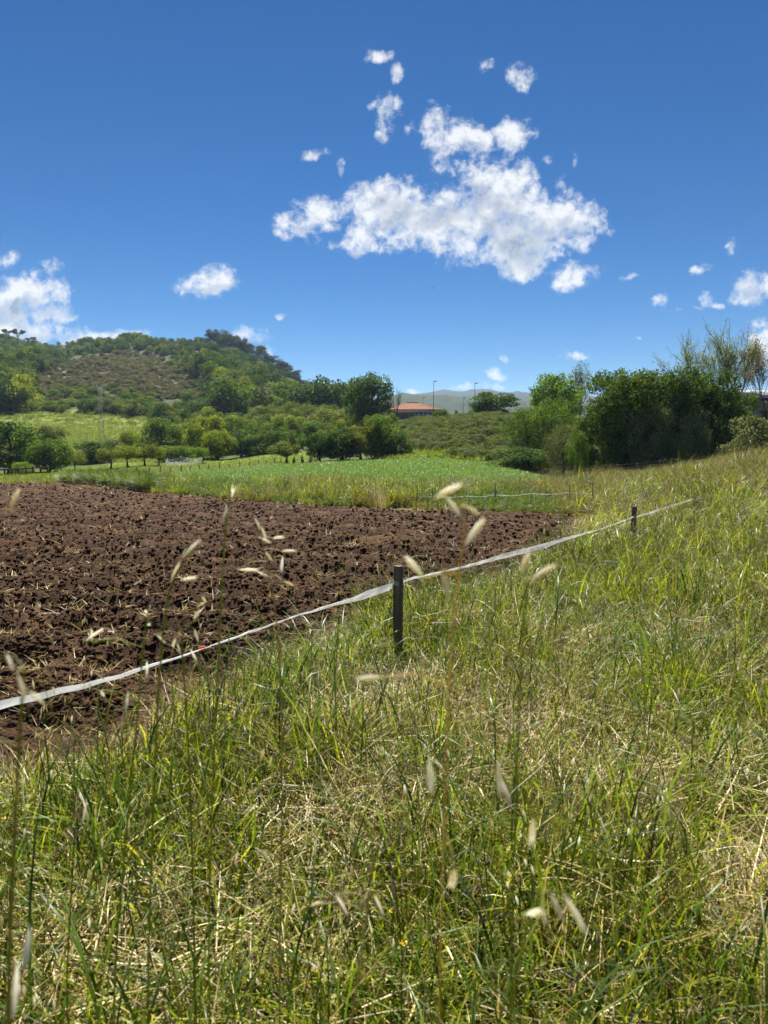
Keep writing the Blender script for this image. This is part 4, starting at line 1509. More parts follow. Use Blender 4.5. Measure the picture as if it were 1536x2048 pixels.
HILLT = [(447, 751, 783, 26, 285, 'round', 'bright', 'small round tree on the bright grass patch of the hill'),
         (412, 728, 778, 46, 290, 'round', 'mid', 'round tree left above the bright grass patch of the hill'),
         (478, 738, 790, 52, 280, 'round', 'mid', 'tree right of the bright grass patch of the hill'),
         (532, 752, 808, 46, 262, 'round', 'mid', 'larger round tree low on the right of the hill'),
         (326, 706, 730, 30, 320, 'round', 'grey', 'grey rounded tree above the brown cleared slope'),
         (68, 766, 800, 44, 240, 'round', 'olive', 'yellowish tree at the lower left of the brown cleared slope'),
         (242, 792, 858, 78, 168, 'round', 'mid', 'broad tree behind the lattice mast at the meadow top'),
         (180, 795, 856, 60, 172, 'bush', 'dark', 'dark tree left of the lattice mast at the meadow top'),
         (112, 798, 840, 50, 178, 'round', 'olive', 'olive tree at the upper left edge of the sloping meadow'),
         (370, 795, 860, 60, 165, 'tall', 'dark', 'dark upright tree behind the dark round orchard tree')]
for k, (px, t_, b_, w, y, kd, lf, lb) in enumerate(HILLT):
    tree(px, t_, b_, w, y, kd, lf, lb, 'tree', 'tree', None, 1 + k % 3)


# airy locust trees with visible branches
def branch_tree(seed, h, leafy, levels=4, spread=0.5):
    rng = np.random.default_rng(seed)
    g = Geo()
    tips = []

    def grow(p, d, ln, r, lev):
        n = 4
        pts = [p]
        for k in range(n):
            d = d + rng.normal(0, 0.10, 3) + np.array([0, 0, 0.05])
            d = d / np.linalg.norm(d)
            pts.append(pts[-1] + d * ln / n)
        V, Q, T = tube(pts, np.linspace(r, r * 0.62, n + 1), 5 if lev < 2 else 3)
        g.add(V, Q, None, 0)
        if lev >= 2:
            for q in pts[1:]:
                tips.append((q, d))
        if lev >= levels:
            return
        nb = 3 if lev else 4
        for k in range(nb):
            f = rng.uniform(0.45, 1.0)
            q = np.array([np.interp(f * n, range(n + 1), [a[c] for a in pts]) for c in range(3)])
            a = rng.uniform(0, 6.28)
            nd = d + spread * rng.uniform(0.6, 1.3) * np.array([np.cos(a), np.sin(a), rng.uniform(-0.25, 0.35)])
            grow(q, nd / np.linalg.norm(nd), ln * rng.uniform(0.55, 0.75), r * 0.52, lev + 1)
        grow(pts[-1], d, ln * 0.72, r * 0.6, lev + 1)

    grow(np.zeros(3), np.array([0, 0, 1.0]), h * 0.36, h * 0.0095, 0)
    lg = Geo()
    C = np.array([t[0] for t in tips])
    rep = leafy
    C = np.repeat(C, rep, 0) + rng.normal(0, 0.013 * h, (len(C) * rep, 3))
    Nn = rng.normal(size=C.shape) + np.array([0, 0, 0.6])
    Nn /= np.linalg.norm(Nn, axis=1)[:, None]
    leaf_quads(lg, rng, C, Nn, 0.0062 * h, 0, (0.2, 1.0), 0.5)
    return g, lg


def locust(px, top, bot, y, seed, leafy, leaf, label, levels=4, spread=0.5):
    q = at(px, bot, y)
    base = tz(q[0], y)
    h = at(px, top, y)[2] - base
    g, lg = branch_tree(seed, 1.0, leafy, levels, spread)
    allv = np.concatenate(g.V)
    k = h / allv[:, 2].max()
    o = link('tree', None, label=label, cat='tree', group='airy trees behind the hedge', loc=(q[0], y, base - 0.05))
    for G in (g, lg):
        for i in range(len(G.V)):
            G.V[i] = G.V[i] * k
    link('trunk', g.mesh('trunk', ['bark'], True), o)
    link('crown', lg.mesh('crown', ['leaf_' + leaf]), o)


locust(1424, 640, 800, 62, 11, 2, 'pale', 'left one of the airy locust trees above the big hedge')
locust(1462, 634, 800, 60, 12, 2, 'pale', 'middle airy locust tree above the big hedge', 4, 0.36)
locust(1486, 628, 800, 61, 14, 2, 'pale', 'right and tallest airy locust tree above the big hedge', 4, 0.38)
locust(1548, 650, 800, 58, 15, 1, 'brown', 'nearly bare twiggy tree cut by the right edge', 5, 0.4)
locust(792, 770, 845, 96, 16, 0 + 1, 'brown', 'bare thin sapling left of the tiled roof', 3, 0.35)


# ------------------------------------------------------------------ the wooded hill
def hill_woods():
    rng = np.random.default_rng(44)
    fars = [('mid', 1), ('dark', 2), ('olive', 3), ('grey', 4), ('yellow', 5), ('mid', 6), ('olive', 7)]
    P_ = [proto('far', lf, sd)[1] for lf, sd in fars]
    n = 4600
    y = rng.uniform(152, 392, n)
    px0 = rng.uniform(-330, 730, n)
    x = (px0 - 768) / F * y
    z = terrain(x, y)
    px, py = to_px(x, y, z)
    brown = in_poly(px, py, HILL_BROWN)
    lawn = in_poly(px, py, HILL_MEADOW)
    meadow = (y < 160) & (px < 300)
    k = ~brown & ~lawn & ~meadow & (rng.uniform(0, 1, n) < 0.55 + 0.4 * (y < 230))
    # no bigger than the ridge allows
    x, y, z, px, py = x[k], y[k], z[k], px[k], py[k]
    cl = fbm(x / 22, y / 22, 91, 3)
    s = rng.uniform(0.6, 1.35, len(x)) * (0.6 + 0.8 * cl) * np.interp(y, [150, 210, 270, 390], [8.0, 7.0, 4.6, 4.2])
    hgt = s * rng.uniform(0.75, 1.15, len(x))
    hgt = np.where(y > 340, np.minimum(hgt, 4.2), hgt)
    up = smooth(200, 300, y)
    pick = np.where(rng.uniform(0, 1, len(x)) < 0.75 * up, rng.choice([1, 3, 1, 3, 0], len(x)), rng.choice([0, 1, 2, 3, 4, 5, 6, 1, 3, 1], len(x)))
    rot = np.stack([np.zeros(len(x)), np.zeros(len(x)), rng.uniform(0, 6.28, len(x))], -1)
    tp = py - hgt * F / y
    fr = in_poly(px, tp, HILL_BROWN) | in_poly(px, (tp + py) / 2, HILL_BROWN) | in_poly(px, tp, HILL_MEADOW)
    s, hgt = np.where(fr, s * 0.55, s), np.where(fr, hgt * 0.33, hgt)
    scatter('hill_woodland', P_, np.stack([x, y, z - 0.3], -1), rot, np.stack([s, s, hgt], -1), pick, 'dense green woodland and scrub covering the hill')
    # scrub of the cleared slope
    n = 9000
    y = rng.uniform(180, 350, n)
    px0 = rng.uniform(10, 450, n)
    x = (px0 - 768) / F * y
    z = terrain(x, y)
    px, py = to_px(x, y, z)
    k = in_poly(px, py, HILL_BROWN)
    x, y, z = x[k], y[k], z[k]
    P2 = [proto('far', 'brown', 11)[1], proto('far', 'brown', 12)[1], proto('far', 'grey', 4)[1], proto('far', 'dark', 2)[1]]
    s = 0.6 + 2.6 * rng.uniform(0, 1, len(x)) ** 2.5
    rot = np.stack([np.zeros(len(x)), np.zeros(len(x)), rng.uniform(0, 6.28, len(x))], -1)
    scatter('dry_scrub', P2, np.stack([x, y, z - 0.1], -1), rot, np.stack([s, s, s * 0.55], -1), rng.choice([0, 1, 2, 3], len(x), p=[.30, .26, .32, .12]),
            'brown grey dead scrub on the cleared slope of the hill')
    # brambles of the bank below the plateau
    n = 2600
    y = rng.uniform(56, 104, n)
    px0 = rng.uniform(775, 1180, n)
    x = (px0 - 768) / F * y
    k = ~in_poly(x, y, CROP) & ~((y < 63) & (px0 < 900))
    x, y = x[k], y[k]
    z = terrain(x, y)
    P3 = [proto('far', 'grey', 4)[1], proto('far', 'olive', 3)[1], proto('far', 'mid', 1)[1], proto('far', 'grey', 9)[1]]
    s = rng.uniform(0.8, 2.0, len(x))
    rot = np.stack([np.zeros(len(x)), np.zeros(len(x)), rng.uniform(0, 6.28, len(x))], -1)
    scatter('bramble_bank', P3, np.stack([x, y, z - 0.15], -1), rot, np.stack([s, s, s * 0.62], -1), rng.choice([0, 1, 2, 3], len(x), p=[.42, .18, .08, .32]),
            'grey green brambles covering the bank below the house')
    # low weeds at the end of the crop, left
    n = 1700
    px0 = rng.uniform(128, 300, n)
    y = rng.uniform(26, 31, n) - (px0 - 128) / 157 * 4.5
    x = (px0 - 768) / F * y
    z = terrain(x, y)
    P4 = [tuft_tall(81, 80, (0.3, 0.7), 'grass_dark', 1.8), tuft_tall(82, 70, (0.3, 0.65), 'grass_dark', 1.6), tuft_tall(83, 80, (0.25, 0.65), 'grass', 1.6)]
    s = rng.uniform(0.8, 1.25, n)
    rot = np.stack([rng.normal(0, .1, n), rng.normal(0, .1, n), rng.uniform(0, 6.28, n)], -1)
    scatter('weed_row', P4, np.stack([x, y, z - 0.05], -1), rot, np.stack([s, s, s * 0.9], -1), rng.choice([0, 1, 2], n, p=[.45, .4, .15]),
            'row of dark tall weeds behind the ploughed field on the left')
    # filler copse behind the mid trees
    n = 340
    y = rng.uniform(96, 150, n)
    px0 = rng.uniform(385, 760, n)
    x = (px0 - 768) / F * y
    z = terrain(x, y)
    s = rng.uniform(2.5, 5.0, n) * np.where(px0 > 600, 0.62, 1.0)
    rot = np.stack([np.zeros(n), np.zeros(n), rng.uniform(0, 6.28, n)], -1)
    scatter('copse', P_, np.stack([x, y, z - 0.2], -1), rot, np.stack([s, s, s * rng.uniform(0.8, 1.1, n)], -1), rng.integers(0, 7, n), 'mass of mixed trees between the lawn and the hill')


hill_woods()

# ------------------------------------------------------------------ near fence: posts and white tape
MAT['timber'] = plain_mat('weathered_timber', (0.19, 0.150, 0.115), (0.065, 0.050, 0.040), 30, 0.8, 0.25, 0.9, (1, 1, 0.08))
MAT['timber_brown'] = plain_mat('brown_timber', (0.085, 0.055, 0.036), (0.04, 0.027, 0.02), 12, 0.85, 0.2, 0.4, (1, 1, 0.1))


def tape_mat():
    m, nt, N, L = new_mat('white_woven_tape')
    at_ = N('ShaderNodeAttribute')
    at_.attribute_name = 'tint'
    w = N('ShaderNodeMath')
    w.operation = 'SINE'
    mu = N('ShaderNodeMath')
    mu.operation = 'MULTIPLY'
    mu.inputs[1].default_value = 75.0
    L(at_.outputs['Fac'], mu.inputs[0])
    L(mu.outputs[0], w.inputs[0])
    geo = N('ShaderNodeNewGeometry')
    n = N('ShaderNodeTexNoise')
    n.inputs['Scale'].default_value = 9
    n.inputs['Detail'].default_value = 6
    L(geo.outputs['Position'], n.inputs['Vector'])
    ad = N('ShaderNodeMath')
    ad.operation = 'MULTIPLY_ADD'
    L(w.outputs[0], ad.inputs[0])
    ad.inputs[1].default_value = 0.16
    L(n.outputs['Fac'], ad.inputs[2])
    r = ramp(N, [(0.25, (0.24, 0.24, 0.225)), (0.6, (0.48, 0.485, 0.48)), (0.9, (0.66, 0.67, 0.67))])
    L(ad.outputs[0], r.inputs[0])
    p = N('ShaderNodeBsdfPrincipled')
    p.inputs['Roughness'].default_value = 0.45
    L(r.outputs[0], p.inputs['Base Color'])
    t = N('ShaderNodeBsdfTranslucent')
    L(r.outputs[0], t.inputs['Color'])
    mx = N('ShaderNodeMixShader')
    mx.inputs[0].default_value = 0.35
    L(p.outputs[0], mx.inputs[1])
    L(t.outputs[0], mx.inputs[2])
    o = N('ShaderNodeOutputMaterial')
    L(mx.outputs[0], o.inputs[0])
    return m


MAT['tape'] = tape_mat()
MAT['orange'] = plain_mat('orange_thread', (0.65, 0.16, 0.04), (0.5, 0.1, 0.03), 30, 0.6)


def post_mesh(w, h, seed):
    rng = np.random.default_rng(seed)
    zs = np.linspace(-0.25, h, 12)
    c = 0.12
    prof = np.array([(-1 + c, -1), (1 - c, -1), (1, -1 + c), (1, 1 - c), (1 - c, 1), (-1 + c, 1), (-1, 1 - c), (-1, -1 + c)]) * w / 2
    V = []
    for z in zs:
        V.append(np.c_[prof + rng.normal(0, w * 0.012, prof.shape), np.full(8, z)])
    V[-1][:, 2] += rng.normal(0, w * 0.04, 8)
    top = V[-1].copy()
    top[:, :2] *= 0.93
    top[:, 2] += w * 0.05
    V.append(top)
    V = np.concatenate(V)
    n = 13
    i = np.arange(n - 1)[:, None] * 8
    j = np.arange(8)[None]
    Q = np.stack([i + j, i + (j + 1) % 8, i + 8 + (j + 1) % 8, i + 8 + j], -1).reshape(-1, 4)
    V = np.vstack([V, [[0, 0, zs[-1] + w * 0.05]]])
    jj = np.arange(8)
    T = np.stack([np.full(8, len(V) - 1), (n - 1) * 8 + jj, (n - 1) * 8 + (jj + 1) % 8], -1)
    g = Geo()
    g.add(V, Q, T)
    return g.mesh('fence_post', ['timber'])


POSTS = [(-2.93, 0.0), (0.085, 4.37), (3.09, 8.75), (6.05, 13.1)]
PTOP = [None, at(793, 1132, 4.37)[2], at(1270, 1013, 8.75)[2], at(1428, 975, 13.1)[2]]
for k in (1, 2, 3):
    x, y = POSTS[k]
    b = tz(x, y)
    o = link('fence_post', post_mesh(0.047 if k == 1 else 0.056, PTOP[k] - b, 60 + k), cat='post', group='posts of the white tape fence',
             label=('', 'dark square wooden post in the middle holding the white tape', 'dark wooden post farther right along the white tape',
                    'farthest wooden post of the tape fence in the tall weeds')[k], loc=(x, y, b))
    o.rotation_euler = (0.01, 0.0 if k == 1 else 0.03, math.radians(58 if k == 1 else 65))


def ribbon(pts, width, ratio, n=90, sag=0.0, seed=0):
    """flat band through 3D points; ratio: how much of its width is upright along it"""
    rng = np.random.default_rng(seed)
    pts = np.asarray(pts, float)
    s = np.concatenate([[0], np.cumsum(np.linalg.norm(np.diff(pts, axis=0), axis=1))])
    t = np.linspace(0, s[-1], n)
    P = np.stack([np.interp(t, s, pts[:, c]) for c in range(3)], -1)
    for _ in range(4):
        P[1:-1] = (P[:-2] + 2 * P[1:-1] + P[2:]) / 4
    rt = np.interp(t / s[-1], [r[0] for r in ratio], [r[1] for r in ratio])
    phi = np.arccos(np.clip(rt, 0.05, 1))
    tan = np.gradient(P, axis=0)
    tan /= np.linalg.norm(tan, axis=1)[:, None]
    up = np.array([0, 0, 1.0])
    side = np.cross(tan, up)
    side /= np.linalg.norm(side, axis=1)[:, None]
    upn = np.cross(side, tan)
    wv = upn * np.cos(phi)[:, None] + side * np.sin(phi)[:, None]
    nv = np.cross(tan, wv)
    K = 7
    V, tn = [], []
    for q in range(K):
        f = q / (K - 1) - 0.5
        crinkle = 0.0024 * np.sin(t * 27 + 2 * np.sin(t * 6) + q * 1.9 + rng.uniform(0, 6)) + 0.004 * np.cos(np.pi * f * 2) * np.sin(t * 5.0)
        V.append(P + wv * (f * width) + nv * crinkle[:, None])
        tn.append(np.full(n, f + 0.5))
    V = np.stack(V, 1).reshape(-1, 3)
    tn = np.stack(tn, 1).ravel()
    i = np.arange(n - 1)[:, None] * K
    j = np.arange(K - 1)[None]
    Q = np.stack([i + j, i + j + 1, i + K + j + 1, i + K + j], -1).reshape(-1, 4)
    g = Geo()
    g.add(V, Q, None, 0, tn)
    return g


def tape_fence():
    root = link('fence_tape', None, label='white woven tape strung in sagging spans between the dark wooden posts', cat='tape', loc=(POSTS[1][0], POSTS[1][1], 0.5))
    off = np.array([POSTS[1][0], POSTS[1][1], 0.5])
    W = 0.056

    def seg(g, nm='ribbon', m='tape'):
        for i in range(len(g.V)):
            g.V[i] = g.V[i] - off
        link(nm, g.mesh(nm, [m], True), root)
    d = np.array([0.564, 0.826])

    def L3(px, py, y=None):
        # on the fence line
        u = (px - 768) / F
        yy = (0.085 - 0.6873 * 4.37) / (u - 0.6873)
        return at(px, py, yy)
    left = [np.array([POSTS[0][0], POSTS[0][1], 0.60]), L3(0, 1413), L3(200, 1363), L3(400, 1300), L3(600, 1229), L3(700, 1199), L3(783, 1174)]
    seg(ribbon(left, W, [(0, 0.9), (0.53, 0.80), (0.62, 0.62), (0.70, 0.42), (0.76, 0.30), (0.82, 0.42), (0.90, 0.55), (0.95, 0.95), (1, 0.9)], 160, seed=1))
    right = [L3(800, 1166), L3(812, 1160), L3(900, 1140), L3(1010, 1112), L3(1100, 1088), L3(1145, 1074), L3(1200, 1059), L3(1265, 1035)]
    seg(ribbon(right, W, [(0, 0.7), (0.05, 0.35), (0.15, 0.5), (0.3, 0.9), (0.45, 0.95), (0.6, 0.7), (0.68, 0.35), (0.85, 0.5), (1, 0.6)], 120, seed=2))
    far = [L3(1273, 1034), L3(1330, 1016), L3(1378, 1001), L3(1425, 992)]
    seg(ribbon(far, W, [(0, 0.6), (0.5, 0.8), (1, 0.6)], 60, seed=3))
    for k, zc in ((1, at(793, 1165, 4.37)[2]), (2, at(1268, 1034, 8.75)[2])):
        x, y = POSTS[k]
        a = np.linspace(0, 2 * np.pi, 25)
        sq = (0.0262 if k == 1 else 0.0305) / np.maximum(np.abs(np.cos(a)), np.abs(np.sin(a)))
        sq = np.minimum(sq, 0.0335 if k == 1 else 0.039)
        th = math.radians(58)
        P = np.stack([x + sq * np.cos(a + th), y + sq * np.sin(a + th), zc + 0.006 * np.sin(a)], -1)
        V = np.concatenate([P - [0, 0, 0.014], P + [0, 0, 0.013]])
        Q = [[i, i + 1, 26 + i, 25 + i] for i in range(24)]
        g = Geo()
        g.add(V, Q, None, 0, np.r_[np.zeros(25), np.ones(25)])
        seg(g, 'tape_wrap')
    g = Geo()
    c = L3(404, 1297)
    for k in range(5):
        e = np.array([d[0], d[1], 0]) * (0.008 * k - 0.016)
        V, Q, T = tube([c + e + [0, -.006, -0.012], c + e + [0.002, -.008, 0], c + e + [0, -.006, 0.013]], 0.0022, 5)
        g.add(V, Q, T)
    seg(g, 'orange_thread', 'orange')


tape_fence()


# ------------------------------------------------------------------ tape fence along the far side of the ploughed field
def far_tape():
    pts = [(268, 961, 24), (330, 965, 22), (417, 970, 20), (539, 980, 18), (651, 984, 17), (717, 985, 16.6), (765, 986, 16.3), (834, 983, 16), (863, 984, 15.8), (933, 983, 15.6),
           (990, 981, 15.4), (1060, 978, 15.2), (1140, 975, 15.0), (1185, 978, 14.8)]
    root = link('field_fence', None, label='thin white tape on low stakes along the far side of the ploughed field', cat='fence', loc=(*at(*pts[6])[:2], 0))
    off = np.array(root.location)
    P = []
    for k, p in enumerate(pts):
        a = at(*p)
        P.append(a)
        if k < len(pts) - 1:
            m = (a + at(*pts[k + 1])) / 2
            m[2] -= 0.05
            P.append(m)
    g = ribbon(np.array(P) - [0, 0, 0.09], 0.013, [(0, 0.9), (0.3, 0.5), (0.5, 0.9), (0.7, 0.4), (1, 0.9)], 220, seed=5)
    g.V[0] = g.V[0] - off
    link('tape', g.mesh('tape', ['tape'], True), root)
    for k, p in enumerate(pts):
        if p[0] in (268, 330, 539, 765, 933, 1060):
            continue
        a = at(*p)
        b = tz(a[0], a[1])
        V, Q, T = tube(np.array([(a[0], a[1], b - 0.1), (a[0] + 0.01, a[1], (a[2] + b) / 2), (a[0] + 0.02 * (k % 3 - 1), a[1], a[2] + (0.06, 0.16, 0.1)[k % 3])]) - off, 0.013, 6)
        g = Geo()
        g.add(V, Q, T)
        link('stake', g.mesh('stake', ['timber']), root)


far_tape()


# ------------------------------------------------------------------ fences beyond the fields
def rail_fence():
    y = 58.0
    xs = [at(px, 955, y)[0] for px in (-18, -4, 10, 25, 38, 53, 67, 82, 96)]
    root = link('rail_fence', None, label='brown wooden rail fence at the left edge below the dark tree', cat='fence', loc=(xs[4], y, tz(xs[4], y)))
    off = np.array(root.location)
    for x in xs:
        b = tz(x, y)
        V, Q = box(x - .055, x + .055, y - .055, y + .055, b - .1, b + 0.95)
        g = Geo()
        g.add(V - off, Q)
        link('post', g.mesh('post', ['timber_brown']), root)
    for h in (0.38, 0.78):
        for k in range(len(xs) - 1):
            P = np.array([(xs[k] - .02, y - .07, tz(xs[k], y) + h), (xs[k + 1] + .02, y - .07, tz(xs[k + 1], y) + h)]) - off
            V, Q, T = tube(P, 0.06, 6)
            g = Geo()
            g.add(V, Q, T)
            link('rail', g.mesh('rail', ['timber_brown'], True), root)


rail_fence()


def meadow_fence():
    pxs = [210, 233, 254, 274, 299, 321, 341, 363, 381, 399, 418, 439, 459, 480, 499, 518, 533, 549, 562]
    ys = np.interp(pxs, [210, 341, 450, 562], [45, 52, 57.3, 62])
    P = [((px - 768) / F * y, y) for px, y in zip(pxs, ys)]
    root = link('wire_fence', None, label='wire fence on short dark posts between the crop and the lawn', cat='fence', loc=(*P[9], tz(*P[9])))
    off = np.array(root.location)
    for k, (x, y) in enumerate(P):
        b = tz(x, y)
        V, Q, T = tube(np.array([(x, y, b - .1), (x + .01, y, b + .3), (x + 0.03 * (k % 3 - 1), y, b + .48 + .10 * (k % 2))]) - off, 0.036, 6)
        g = Geo()
        g.add(V, Q, T)
        link('post', g.mesh('post', ['timber']), root)
    for h in (0.22, 0.42):
        g = Geo()
        V, Q, T = tube(np.array([(x, y - .06, tz(x, y) + h) for x, y in P]) - off, 0.008, 4)
        g.add(V, Q, T)
        link('wire', g.mesh('wire', ['timber']), root)


meadow_fence()


def hedge_fence():
    pts = [(1064, 949, 42), (1086, 942, 41.5), (1107, 935, 41), (1150, 934, 40.5), (1190, 932, 40), (1235, 930, 39.5), (1275, 927, 39), (1320, 922, 38.5), (1357, 918, 38)]
    P = [at(*p) for p in pts]
    root = link('mesh_fence', None, label='low rusty wire fence running along the foot of the big dark hedge', cat='fence', loc=(P[4][0], P[4][1], tz(P[4][0], P[4][1])))
    off = np.array(root.location)
    for dz in (0, 0.18, 0.36):
        V, Q, T = tube(np.array([p - [0, 0, dz] for p in P]) - off, 0.009, 4)
        g = Geo()
        g.add(V, Q, T)
        link('wire', g.mesh('wire', ['timber_brown']), root)
    for p in P:
        V, Q, T = tube(np.array([(p[0], p[1], tz(p[0], p[1]) - .1), (p[0], p[1], p[2] + .05)]) - off, 0.022, 5)
        g = Geo()
        g.add(V, Q, T)
        link('post', g.mesh('post', ['timber_brown']), root)


hedge_fence()

# white netting pen in the orchard
MAT['net'] = plain_mat('white_net', (0.75, 0.77, 0.78), (0.55, 0.57, 0.58), 5, 0.6)
MAT['metal'] = plain_mat('galvanised_steel', (0.30, 0.31, 0.32), (0.2, 0.21, 0.22), 8, 0.5, 0.5)
MAT['metal_dark'] = plain_mat('dark_steel', (0.12, 0.125, 0.13), (0.08, 0.08, 0.085), 8, 0.5, 0.5)


def net_pen():
    y0 = 72.0
    c = [at(331, 932, y0), at(352, 931, y0 - .5), at(374, 929, y0 - .2), at(404, 928, y0 + 1.0), at(402, 926, y0 + 5), at(362, 926, y0 + 5.5), at(335, 928, y0 + 4)]
    hts = [0.62, 0.42, 0.75, 0.7, 0.65, 0.8, 0.6]
    root = link('netting_pen', None, label='white netting pen on thin poles beside the orchard trees', cat='pen', loc=(c[1][0], c[1][1], tz(c[1][0], c[1][1])))
    off = np.array(root.location)
    n = len(c)
    for k in range(n):
        a, b = c[k], c[(k + 1) % n]
        za, zb = tz(a[0], a[1]), tz(b[0], b[1])
        V, Q, T = tube(np.array([(a[0], a[1], za - .05), (a[0], a[1], za + hts[k] + .1)]) - off, 0.02, 5)
        g = Geo()
        g.add(V, Q, T)
        link('pole', g.mesh('pole', ['net']), root)
        g = Geo()
        m = max(4, int(np.hypot(*(b - a)[:2]) / 0.11))
        for q in range(m + 1):
            t = q / m
            x, y = a[0] + (b[0] - a[0]) * t, a[1] + (b[1] - a[1]) * t
            z0, hh = za + (zb - za) * t, (hts[k] * (1 - t) + hts[(k + 1) % n] * t) - 0.14 * math.sin(math.pi * t)
            V, Q, T = tube(np.array([(x, y, z0), (x, y, z0 + hh)]) - off, 0.006, 3)
            g.add(V, Q, None)
        for lv in range(7):
            P = []
            for q in range(9):
                t = q / 8
                hh = (hts[k] * (1 - t) + hts[(k + 1) % n] * t) - 0.14 * math.sin(math.pi * t)
                P.append((a[0] + (b[0] - a[0]) * t, a[1] + (b[1] - a[1]) * t, za + (zb - za) * t + hh * (lv + .3) / 6.3))
            V, Q, T = tube(np.array(P) - off, 0.009 if lv == 6 else 0.006, 3)
            g.add(V, Q, None)
        link('net', g.mesh('net', ['net']), root)


net_pen()


def lattice_mast():
    y = 104.0
    q = at(203, 880, y)
    x, b = q[0], tz(q[0], y)
    top = at(203, 774, y)[2]
    h = top - b
    root = link('lattice_mast', None, label='pale lattice power mast with a crossarm standing behind the orchard', cat='mast', loc=(x, y, b))
    w0, w1 = 0.30, 0.17

    def leg(sx, sy, z):
        w = w0 + (w1 - w0) * z / h
        return (sx * w, sy * w, z)
    for sx in (-1, 1):
        for sy in (-1, 1):
            V, Q, T = tube([leg(sx, sy, -.2), leg(sx, sy, h)], 0.024, 5)
            g = Geo()
            g.add(V, Q, T)
            link('leg', g.mesh('leg', ['metal']), root)
    g = Geo()
    m = 15
    for k in range(m):
        z0, z1 = h * k / m, h * (k + 1) / m
        s = 1 if k % 2 else -1
        for A, B in (((-s, -1), (s, -1)), ((-s, 1), (s, 1)), ((-1, -s), (-1, s)), ((1, -s), (1, s))):
            V, Q, T = tube([leg(*A, z0), leg(*B, z1)], 0.013, 4)
            g.add(V, Q, None)
    link('bracing', g.mesh('bracing', ['metal']), root)
    g = Geo()
    V, Q = box(-0.95, 0.95, -.05, .05, h - .05, h + .05)
    g.add(V, Q)
    link('crossarm', g.mesh('crossarm', ['metal']), root)
    for xx in (-0.9, -0.45, 0.45, 0.9):
        g = Geo()
        spindle(g, (xx, 0, h + .05), (xx, 0, h + .40), 0.07, 0, 0.5, 7, (0.5, 1, 0.6, 1, 0.4))
        link('insulator', g.mesh('insulator', ['net']), root)


lattice_mast()


def hill_pole():
    y = 300.0
    q = at(628, 800, y)
    b = tz(q[0], y)
    top = at(628, 772, y)[2]
    root = link('power_pole', None, label='power pole with a wide crossarm at the right foot of the hill', cat='pole', loc=(q[0], y, b))
    g = Geo()
    V, Q, T = tube([(0, 0, -.3), (0, 0, (top - b) * .5), (0, 0, top - b)], [0.22, 0.18, 0.12], 7)
    g.add(V, Q, T)
    link('pole', g.mesh('pole', ['metal']), root)
    g = Geo()
    V, Q = box(-1.9, 1.9, -.1, .1, top - b - 1.5, top - b - 1.25)
    g.add(V, Q)
    link('crossarm', g.mesh('crossarm', ['metal']), root)


hill_pole()


# ------------------------------------------------------------------ house with tiled roof
def tile_mat():
    m, nt, N, L = new_mat('clay_tiles')
    tc = N('ShaderNodeTexCoord')
    n = N('ShaderNodeTexNoise')
    n.inputs['Scale'].default_value = 2.5
    n.inputs['Detail'].default_value = 8
    n.inputs['Roughness'].default_value = 0.75
    L(tc.outputs['Object'], n.inputs['Vector'])
    r = ramp(N, [(0.3, (0.20, 0.072, 0.03)), (0.55, (0.36, 0.135, 0.055)), (0.8, (0.48, 0.22, 0.10))])
    L(n.outputs['Fac'], r.inputs[0])
    p = N('ShaderNodeBsdfPrincipled')
    p.inputs['Roughness'].default_value = 0.85
    L(r.outputs[0], p.inputs['Base Color'])
    o = N('ShaderNodeOutputMaterial')
    L(p.outputs[0], o.inputs[0])
    return m


MAT['tile'] = tile_mat()
MAT['brick'] = plain_mat('brown_brick', (0.15, 0.105, 0.075), (0.085, 0.06, 0.045), 3, 0.9)
MAT['white_frame'] = plain_mat('white_frame', (0.70, 0.72, 0.75), (0.6, 0.62, 0.65), 3, 0.5)
MAT['glass'] = plain_mat('window_glass', (0.10, 0.14, 0.19), (0.06, 0.09, 0.13), 1, 0.08, 0.8)
MAT['concrete'] = plain_mat('concrete', (0.36, 0.34, 0.31), (0.24, 0.225, 0.205), 1.5, 0.9, 0.2, 0.3)
MAT['fibre'] = plain_mat('fibre_cement', (0.30, 0.31, 0.33), (0.19, 0.195, 0.20), 2.0, 0.85, 0.2)


